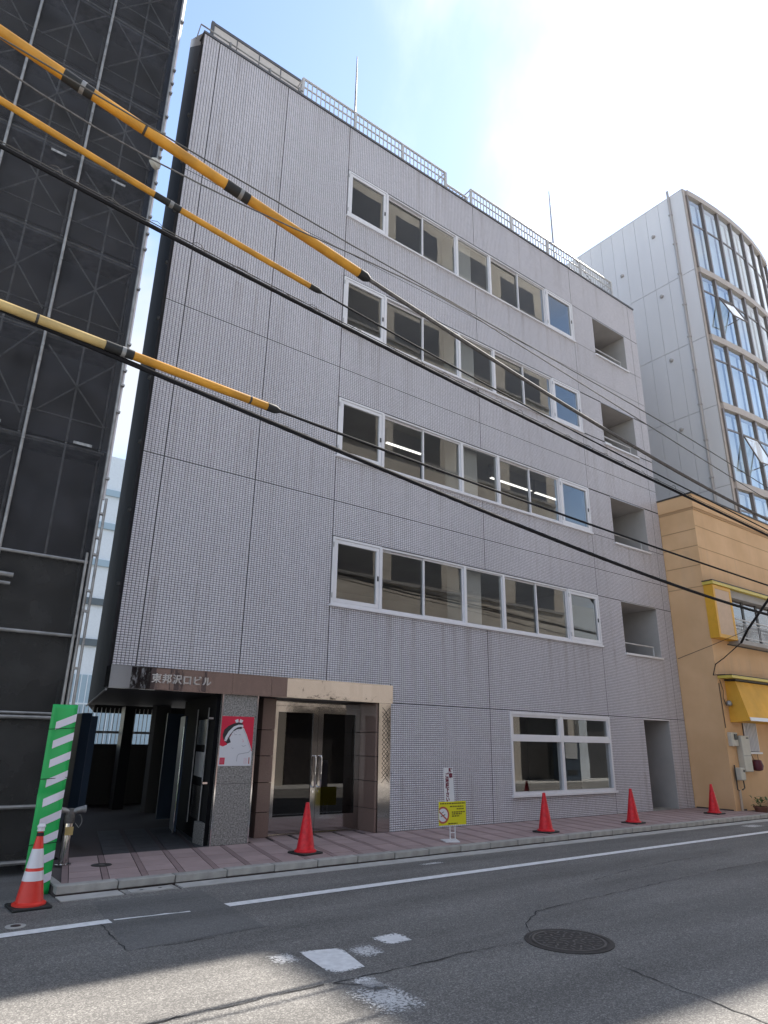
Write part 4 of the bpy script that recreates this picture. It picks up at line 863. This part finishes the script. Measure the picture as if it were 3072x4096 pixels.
pb = bxo('switch_panel', 'beige_box', O, 19.58, 20.02, OY-.17, OY-.002, 1.07, 2.01, bevel=.012); bxo('slot', 'black_paint', pb, 19.85, 19.98, OY-.176, OY-.168, 1.93, 1.97); bxo('door_line', 'coping', pb, 19.6, 20.0, OY-.172, OY-.169, 1.48, 1.49)
gm = bxo('gas_meter', 'beige_box', O, 19.22, 19.48, OY-.20, OY-.04, .86, 1.18, bevel=.02); MB().tube([(19.40, OY-.2, 1.10), (19.40, OY-.215, 1.10)], .035, 12).obj('dial', 'meter', gm)
MB().tube([(19.20, OY-.06, 1.25), (19.20, OY-.06, .62), (19.32, OY-.06, .60)], .018, 8).tube([(19.52, OY-.08, 1.05), (19.55, OY-.08, .66), (19.42, OY-.08, .62)], .018, 8).obj('gas_pipe', 'dark_trim', O)
MB().tube([(19.30, OY-.06, .62), (19.30, OY-.06, .1)], .033, 10).obj('conduit', 'pipe_beige', O)
MB().tube([(19.07, OY-.03, 3.4), (19.09, OY-.03, 2.2)], .012, 6).tube([(19.14, OY-.03, 3.5), (19.22, OY-.05, 3.2), (19.16, OY-.05, 3.0), (19.28, OY-.05, 2.8)], .010, 6).obj('wall_cable', 'dark_trim', O)
MB().lathe([(.02, -.08), (.07, -.05), (.08, 0), (.06, .06), (.02, .08)], 14, (19.30, OY-.12, 2.86)).obj('bell', 'galv', O, smooth=True)
bxo('base_course', 'opp_dark', O, OX0-.004, OX0+.6, OY-.004, -.03, .04, .13)
bag = thing('hanging_pouch', 'dark maroon cloth pouch hanging below the grille window', 'pouch', loc=(20.42, OY-.1, 1.08)); MB().lathe([(.04, 0), (.13, .03), (.16, .14), (.12, .28), (.08, .3)], 14).obj('pouch', 'plastic_dark', bag, smooth=True); MB().tube([(-.12, 0, .25), (-.2, .05, .5)], .008, 5).tube([(.1, 0, .25), (.2, .05, .5)], .008, 5).obj('cord', 'dark_trim', bag)
def plant(label, x, y, r, h, seed, potm='clay'):
    t = thing('potted_plant', label, 'plant', None, (x, y, .0)); rr = random.Random(seed)
    MB().lathe([(r*.65, 0), (r, h), (r*1.08, h), (r*1.08, h+.03), (r*.92, h+.03), (r*.9, h)], 18).obj('pot', potm, t, smooth=True); MB().lathe([(r*.9, h-.01), (r*.9, h+.01)], 14).obj('soil', 'soil', t)
    mb = MB()
    for k in range(90):
        a = rr.uniform(0, 6.28); q = rr.uniform(0, r*1.3); z = h+rr.uniform(.02, .28); c = Vector((q*math.cos(a), q*math.sin(a), z))
        d = Vector((rr.uniform(-1, 1), rr.uniform(-1, 1), rr.uniform(-.2, 1))).normalized(); s_ = d.cross(Vector((0, 0, 1))).normalized()*.02; d *= .055
        mb.add([c-d, c+s_, c+d, c-s_], [(0, 1, 2, 3)])
    mb.obj('foliage', 'leaf', t)
plant('leafy plant in a wide brown clay pot beside the beige conduit', 19.55, -1.55, .17, .20, 2)
plant('leafy plant in a small clay pot farther along the orange wall', 20.25, -1.60, .13, .16, 5)
pbx = tag(bxo('planter_box', 'dark_trim', None, 20.6, 21.6, -1.75, -1.35, .0, .35), 'dark wooden planter box standing against the orange wall', 'planter')

# ================================================================== GLASS BUILDING BEHIND
Gb = thing('glass_building', 'tall pale panelled building with a bowed blue glass front', 'building')
GX, GZ = 24.6, 25.46
FL = [0.0, 7.9, 11.17, 14.57, 17.75, 21.12, GZ-.15]
bow = [(24.6, .09), (24.78, .05), (25.75, -.09), (26.9, -.20), (28.0, -.26), (29.1, -.27), (30.2, -.22), (31.3, -.10), (32.4, .08)]
MB().quad((GX, 14, 0), (GX, .09, 0), (GX, .09, GZ), (GX, 14, GZ)).quad((GX, 14, 0), (GX, 14, GZ), (32.4, 14, GZ), (32.4, 14, 0)).quad((32.4, 14, 0), (32.4, 14, GZ), (32.4, .08, GZ), (32.4, .08, 0)).obj('wall', 'panel_joint', Gb)
vj = [.10, .68, 1.29, 1.92, 2.55, 3.17, 3.79, 4.41, 5.03, 5.65, 6.9, 8.2, 10, 12, 14]
for i in range(len(FL)-1):
    for k in range(len(vj)-1):
        bxo('wall_panel', 'pale_panel', Gb, GX-.03, GX-.002, vj[k]+.007, vj[k+1]-.007, FL[i]+.012, (FL[i+1] if i < len(FL)-2 else GZ)-.012)
bxo('corner_post', 'slab_band', Gb, GX-.035, GX+.17, .045, .098, .0, GZ)
MB().tube([(GX-.10, .74, 0), (GX-.10, .72, GZ+.3)], .055, 10).obj('downpipe', 'grey_pipe', Gb, smooth=True)
for z in np.arange(2, GZ, 1.6): bxo('pipe_clip', 'grey_pipe', Gb, GX-.17, GX-.03, .66, .80, z, z+.05)
for y, z in ((1.68, 23.9), (3.45, 22.84), (1.69, 20.63), (1.67, 17.35), (1.67, 14.07)):
    MB().lathe([(.085, -.02), (.09, 0), (.07, .08), (.02, .11)], 14, (0, 0, 0)).obj('vent_hood', 'grey_pipe', Gb, smooth=True).matrix_local = Matrix.Translation((GX-.03, y, z)) @ Matrix.Rotation(R(-90), 4, 'Y')
MB().prism([(x, y) for x, y in bow]+[(32.4, 14), (GX, 14)], GZ-.02, GZ+.06).obj('roof', 'slab_band', Gb)
for i, z in enumerate(FL[1:]):
    n = len(bow)
    MB().prism([(x, y-.10) for x, y in bow[1:]]+[(x, y+.25) for x, y in bow[1:]][::-1], z-.15, z+.14).obj('floor_band', 'slab_band', Gb)
MB().prism([(x, y+1.2) for x, y in bow]+[(32.3, 13.8), (GX+.1, 13.8)], 0, GZ-.1).obj('core', 'hidden_int', Gb)
for i in range(1, len(FL)-1):
    z0, z1 = FL[i]+.14, FL[i+1]-.15
    for k in range(1, len(bow)-1):
        (xa, ya), (xb, yb_) = bow[k], bow[k+1]; ln = math.hypot(xb-xa, yb_-ya); ux, uy = (xb-xa)/ln, (yb_-ya)/ln
        zt = z1-(.85 if i < len(FL)-2 else 1.5)
        for (za, zb_) in ((z0, zt-.03), (zt+.03, z1)):
            MB().quad((xa+ux*.06, ya+uy*.06, za), (xb-ux*.06, yb_-uy*.06, za), (xb-ux*.06, yb_-uy*.06, zb_), (xa+ux*.06, ya+uy*.06, zb_)).obj('pane', 'blue_glass', Gb)
        MB().quad((xa+ux*.1, ya+.22, z0+.05), (xb-ux*.1, yb_+.22, z0+.05), (xb-ux*.1, yb_+.22, z1-.05), (xa+ux*.1, ya+.22, z1-.05)).obj('blind', 'blind', Gb)
        MB().prism([(xa, ya-.02), (xb, yb_-.02), (xb, yb_+.04), (xa, ya+.04)], zt-.035, zt+.035).obj('transom', 'mullion', Gb)
    for k in range(1, len(bow)):
        x, y = bow[k]; bxo('mullion', 'mullion', Gb, x-.055, x+.055, y-.07, y+.06, z0, z1)
for (k, zb_, h) in ((2, 18.95, 1.15), (2, 12.2, 1.3)):
    (xa, ya), (xb, yb_) = bow[k], bow[k+1]
    ow = MB().add([(xa+.08, ya-.50, zb_), (xb-.08, yb_-.50, zb_), (xb-.08, yb_-.06, zb_+h), (xa+.08, ya-.06, zb_+h)], [(0, 1, 2, 3)]).obj('open_window', 'blue_glass', Gb)
    MB().tube([(xa+.08, ya-.5, zb_), (xb-.08, yb_-.5, zb_), (xb-.08, yb_-.06, zb_+h), (xa+.08, ya-.06, zb_+h), (xa+.08, ya-.5, zb_)], .03, 6).obj('frame', 'mullion', ow)
    MB().tube([((xa+xb)/2, ya-.5, zb_), ((xa+xb)/2, ya-.02, zb_-.05)], .02, 6).obj('stay', 'mullion', ow)

# ================================================================== FAR BUILDING SEEN THROUGH THE GAP
Fb_ = thing('white_apartment_block', 'distant white block seen through the gap beside the scaffold', 'building')
bxo('wall', 'white_far', Fb_, 5, 24, 45, 56, 0, 24.4)
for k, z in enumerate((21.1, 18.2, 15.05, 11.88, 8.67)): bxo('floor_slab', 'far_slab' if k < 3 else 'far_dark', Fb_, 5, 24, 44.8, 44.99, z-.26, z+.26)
gz_ = bxo('window', 'far_slab', Fb_, 5, 24, 44.9, 44.98, 1.0, 6.2)
for x in np.arange(11, 16, .45): bxo('glazing_bar', 'white_far', gz_, x, x+.06, 44.85, 44.9, 1.0, 6.2)
bxo('glazing_bar', 'white_far', gz_, 5, 24, 44.84, 44.9, 4.0, 4.12)

# ================================================================== OPPOSITE SIDE OF THE STREET (mirrored in glass and steel)
Q = thing('beige_office_block', 'tall beige concrete block across the street mirrored in the windows', 'building')
QY = -11.9
bxo('wall', 'beige_wall', Q, 12.7, 29.3, QY-9, QY, 3.1, 33); bxo('ground_floor', 'opp_dark', Q, 12.7, 29.3, QY-9, QY-.4, 0, 3.1)
me = MB().box(0, 2.9, QY-.02, QY+.012, 0, 1.7).mesh('window', M['opp_glass'])
for fl_ in range(9):
    z = 5.4+fl_*3.1
    for k in range(4):
        o = link('window', me, Q); o.location = (13.5+k*4.05, 0, z)
    bxo('sill_band', 'bal', Q, 12.7, 29.3, QY, QY+.06, z-.16, z-.02)
for k in range(5): bxo('column', 'beige_wall', Q, 12.7+k*4.05, 13.2+k*4.05, QY-.4, QY, 0, 3.1)
Q4 = thing('brown_brick_house', 'brown brick house across the street mirrored in the middle of the steel band', 'building')
bxo('wall', 'brown_wall', Q4, 8.2, 12.6, QY-9, QY-.1, 0, 12)
for k in range(3):
    for q in range(2): bxo('window', 'opp_glass', Q4, 8.8+q*1.9, 10.2+q*1.9, QY-.1, QY-.08, 1.2+k*3.4, 2.9+k*3.4)
Q3 = thing('low_white_house', 'low white house across the street mirrored in the steel band', 'building')
bxo('wall', 'white_far', Q3, -14, 7.6, QY-12, QY-2.5, 0, 6.5)
for k in range(4): bxo('window', 'opp_glass', Q3, -12+k*4.5, -10+k*4.5, QY-2.5, QY-2.47, 3.6, 5.2)
pk = structure(bxo('far_pavement', 'gutter', None, -40, 80, QY-.4, -10.3, -.02, .06))
Q2 = thing('white_shop_block', 'low white building across the street mirrored in the far windows', 'building')
bxo('wall', 'white_far', Q2, 29.8, 48, QY-9, QY, 3.4, 9); bxo('ground_floor', 'opp_dark', Q2, 29.8, 48, QY-9, QY-.3, 0, 3.4)
bxo('pier', 'white_far', Q2, 29.8, 30.5, QY-.3, QY, 0, 3.4)
for k in range(4): bxo('window', 'opp_glass', Q2, 31+k*4, 33.6+k*4, QY, QY+.02, 5.4, 7.2)
vm = thing('vending_machine', 'dark blue vending machine across the street mirrored in the ground floor window', 'vending machine', loc=(27.5, QY+.1, .06))
bxo('body', 'blue_paint', vm, 0, 1.2, 0, .75, 0, 1.83, bevel=.02); bxo('display', 'white_plate', vm, .08, .95, .75, .77, 1.0, 1.72); bxo('slot', 'black_paint', vm, .2, .9, .75, .765, .25, .5)

# ================================================================== OVERHEAD CABLES
def smooth_path(px, Y, xl=-9, xr=30, n=60):
    P = np.array([on_y(x, y, Y) for x, y in px]); o = np.argsort(P[:, 0]); X, Z = P[o, 0], P[o, 2]
    deg = 2 if len(px) < 6 else 3
    c = np.polyfit(X, Z, deg); r = np.abs(np.polyval(c, X)-Z).max()
    def zf(x):
        if x < X[0]: s_ = np.polyval(np.polyder(c), X[0]); return np.polyval(c, X[0])+s_*(x-X[0])
        if x > X[-1]: s_ = np.polyval(np.polyder(c), X[-1]); return np.polyval(c, X[-1])+s_*(x-X[-1])
        return np.polyval(c, x)
    return zf, X
def cable(label, px, Y, r, mname, cover=None, xl=-7, xr=28, sleeves=()):
    zf, X = smooth_path(px, Y); t = thing('overhead_cable', label, 'cable')
    xs_ = np.linspace(xl, xr, 70); c = MB().tube([(x, Y, zf(x)) for x in xs_], r, 6).obj('conductor', mname, t, smooth=True)
    if cover:
        R_, x1, cm, rings, marks = cover
        segs = [xl]+list(rings)+[x1]
        for a, b in zip(segs[:-1], segs[1:]):
            xx = np.linspace(a+.0, b-.0, max(3, int((b-a)/.25))); MB().tube([(x, Y, zf(x)) for x in xx], R_, 14).obj('cover_tube', cm if a == xl else 'yellow_pipe', t, smooth=True)
        for x in rings:
            sl_ = MB().tube([(x-.14, Y, zf(x-.14)), (x+.14, Y, zf(x+.14))], R_*1.10, 14).obj('sleeve', 'rubber', t, smooth=True)
            MB().tube([(x+.02, Y, zf(x+.02)), (x+.06, Y, zf(x+.06))], R_*1.16, 14).obj('clip', 'galv_dull', sl_)
        MB().tube([(x1-.02, Y, zf(x1-.02)), (x1+.08, Y, zf(x1+.08)), (x1+.14, Y, zf(x1+.14))], [R_*1.08, R_*1.08, R_*.6], 12).obj('end_sleeve', 'rubber', t, smooth=True)
        for x in marks: MB().tube([(x-.012, Y, zf(x-.012)), (x+.012, Y, zf(x+.012))], R_*1.02, 14).obj('ring_mark', 'dark_trim', t)
    return t, zf
A = [(0, 130), (185, 238), (432, 426), (617, 543), (926, 750), (1134, 897), (1300, 1011), (1479, 1120), (1698, 1263), (1830, 1346), (2023, 1465), (2212, 1587), (2320, 1655), (2508, 1767), (2688, 1878), (2824, 1957), (3072, 2077)]
xA = lambda px, py, Y: float(on_y(px, py, Y)[0])
YA = -5.2
cable('thick yellow sheathed overhead cable, highest of the yellow covered ones', A, YA, .028, 'cable_grey', (.056, xA(1440, 1098, YA), 'yellow_pipe', [xA(315, 335, YA), xA(950, 770, YA)], [xA(580, 520, YA)]))
Bp = [(0, 407), (309, 577), (617, 790), (1024, 1006), (1259, 1157), (1386, 1230), (1565, 1326), (1738, 1419), (1850, 1500), (1980, 1572), (2205, 1666), (2335, 1731), (2508, 1840), (2754, 1964), (3072, 2120)]
cable('thin yellow sheathed overhead cable between the two thicker yellow ones', Bp, -5.1, .012, 'cable', (.032, xA(1245, 1150, -5.1), 'yellow_pipe', [xA(670, 815, -5.1)], []))
Cp = [(0, 583), (247, 704), (586, 901), (802, 1012), (1024, 1127), (1300, 1270), (1466, 1349), (1645, 1445), (1764, 1500), (1901, 1572), (2046, 1645), (2190, 1713), (2335, 1789), (2508, 1867), (2643, 1935), (2756, 1993), (2928, 2079), (3072, 2138)]
tC, zC = cable('black overhead telephone cable with small wire curls', Cp, -4.8, .024, 'cable')
me = MB().tube([(-.10, 0, .02), (-.05, 0, .055), (.0, 0, .05), (.05, 0, .01), (.09, 0, -.02)], .004, 4).mesh('wire_curl', M['wire'])
for k in range(26):
    x = -1.2+k*.52+random.uniform(-.12, .12); o = link('wire_curl', me, tC); o.location = (x, -4.8, zC(x)+.03); o.rotation_euler = (random.uniform(-.5, .5), random.uniform(-.6, .6), 0)
MB().tube([(x, -4.8, zC(x)+.05) for x in np.linspace(-6, 26, 60)], .006, 5).obj('messenger_wire', 'wire', tC)
Dp = [(0, 1219), (247, 1309), (444, 1386), (802, 1531), (1024, 1605), (1250, 1695), (1539, 1804), (1756, 1883), (2009, 1967), (2263, 2057), (2450, 2137), (2575, 2174), (2824, 2256), (3072, 2342)]
cable('pale yellow sheathed overhead cable, lowest of the yellow covered ones', Dp, -4.6, .017, 'cable', (.046, xA(1075, 1622, -4.6), 'yellow_pipe_pale', [xA(478, 1400, -4.6)], [xA(150, 1270, -4.6), xA(1000, 1598, -4.6)]))
Ep = [(0, 1241), (247, 1346), (525, 1451), (802, 1555), (1024, 1660), (1250, 1757), (1503, 1862), (1713, 1956), (1901, 2028), (2118, 2129), (2263, 2194), (2450, 2241), (2566, 2287), (2734, 2346), (2915, 2414), (3072, 2461)]
cable('lowest thick black overhead cable just under the pale yellow one', Ep, -4.55, .027, 'cable')
Gp = [(667, 549), (802, 630), (917, 694), (1279, 897), (1499, 1031), (1698, 1150), (1897, 1270), (2023, 1333), (2195, 1422), (2334, 1500), (2553, 1641), (2734, 1736), (2915, 1853)]
cable('thin bare overhead wire passing just above the thick yellow cable', Gp, -5.4, .008, 'wire')
Fp = [(0, 290), (185, 383), (432, 506), (617, 617), (802, 759), (1024, 883), (1300, 958), (1630, 1105), (1900, 1275)]
cable('thin grey overhead wire passing in front of the netting', Fp, -5.5, .008, 'cable_grey')
# service drop to the orange building
sd = thing('service_drop', 'thick black service cable coming down to the orange wall above the awning', 'cable')
P = [on_y(3072, 2400, -2.6), on_y(2990, 2520, -1.9), on_y(2965, 2570, -1.5), on_y(2896, 2632, OY-.08)]
MB().tube([on_y(3200, 2180, -3.6)]+P[:3], .035, 8).obj('cable', 'cable', sd, smooth=True)
MB().tube([P[2], P[3], on_y(2862, 2657, OY-.06), on_y(2853, 2700, OY-.05), on_y(2900, 2698, OY-.05)], .014, 6).obj('tail', 'cable', sd, smooth=True)
dw = thing('guy_wire', 'thin wire running from the grey tiled wall edge across the orange building', 'wire'); MB().tube([on_y(2712, 2635, -.05), on_y(2850, 2580, -1.35), on_y(2990, 2520, -1.9)], .008, 5).obj('strand', 'cable', dw)
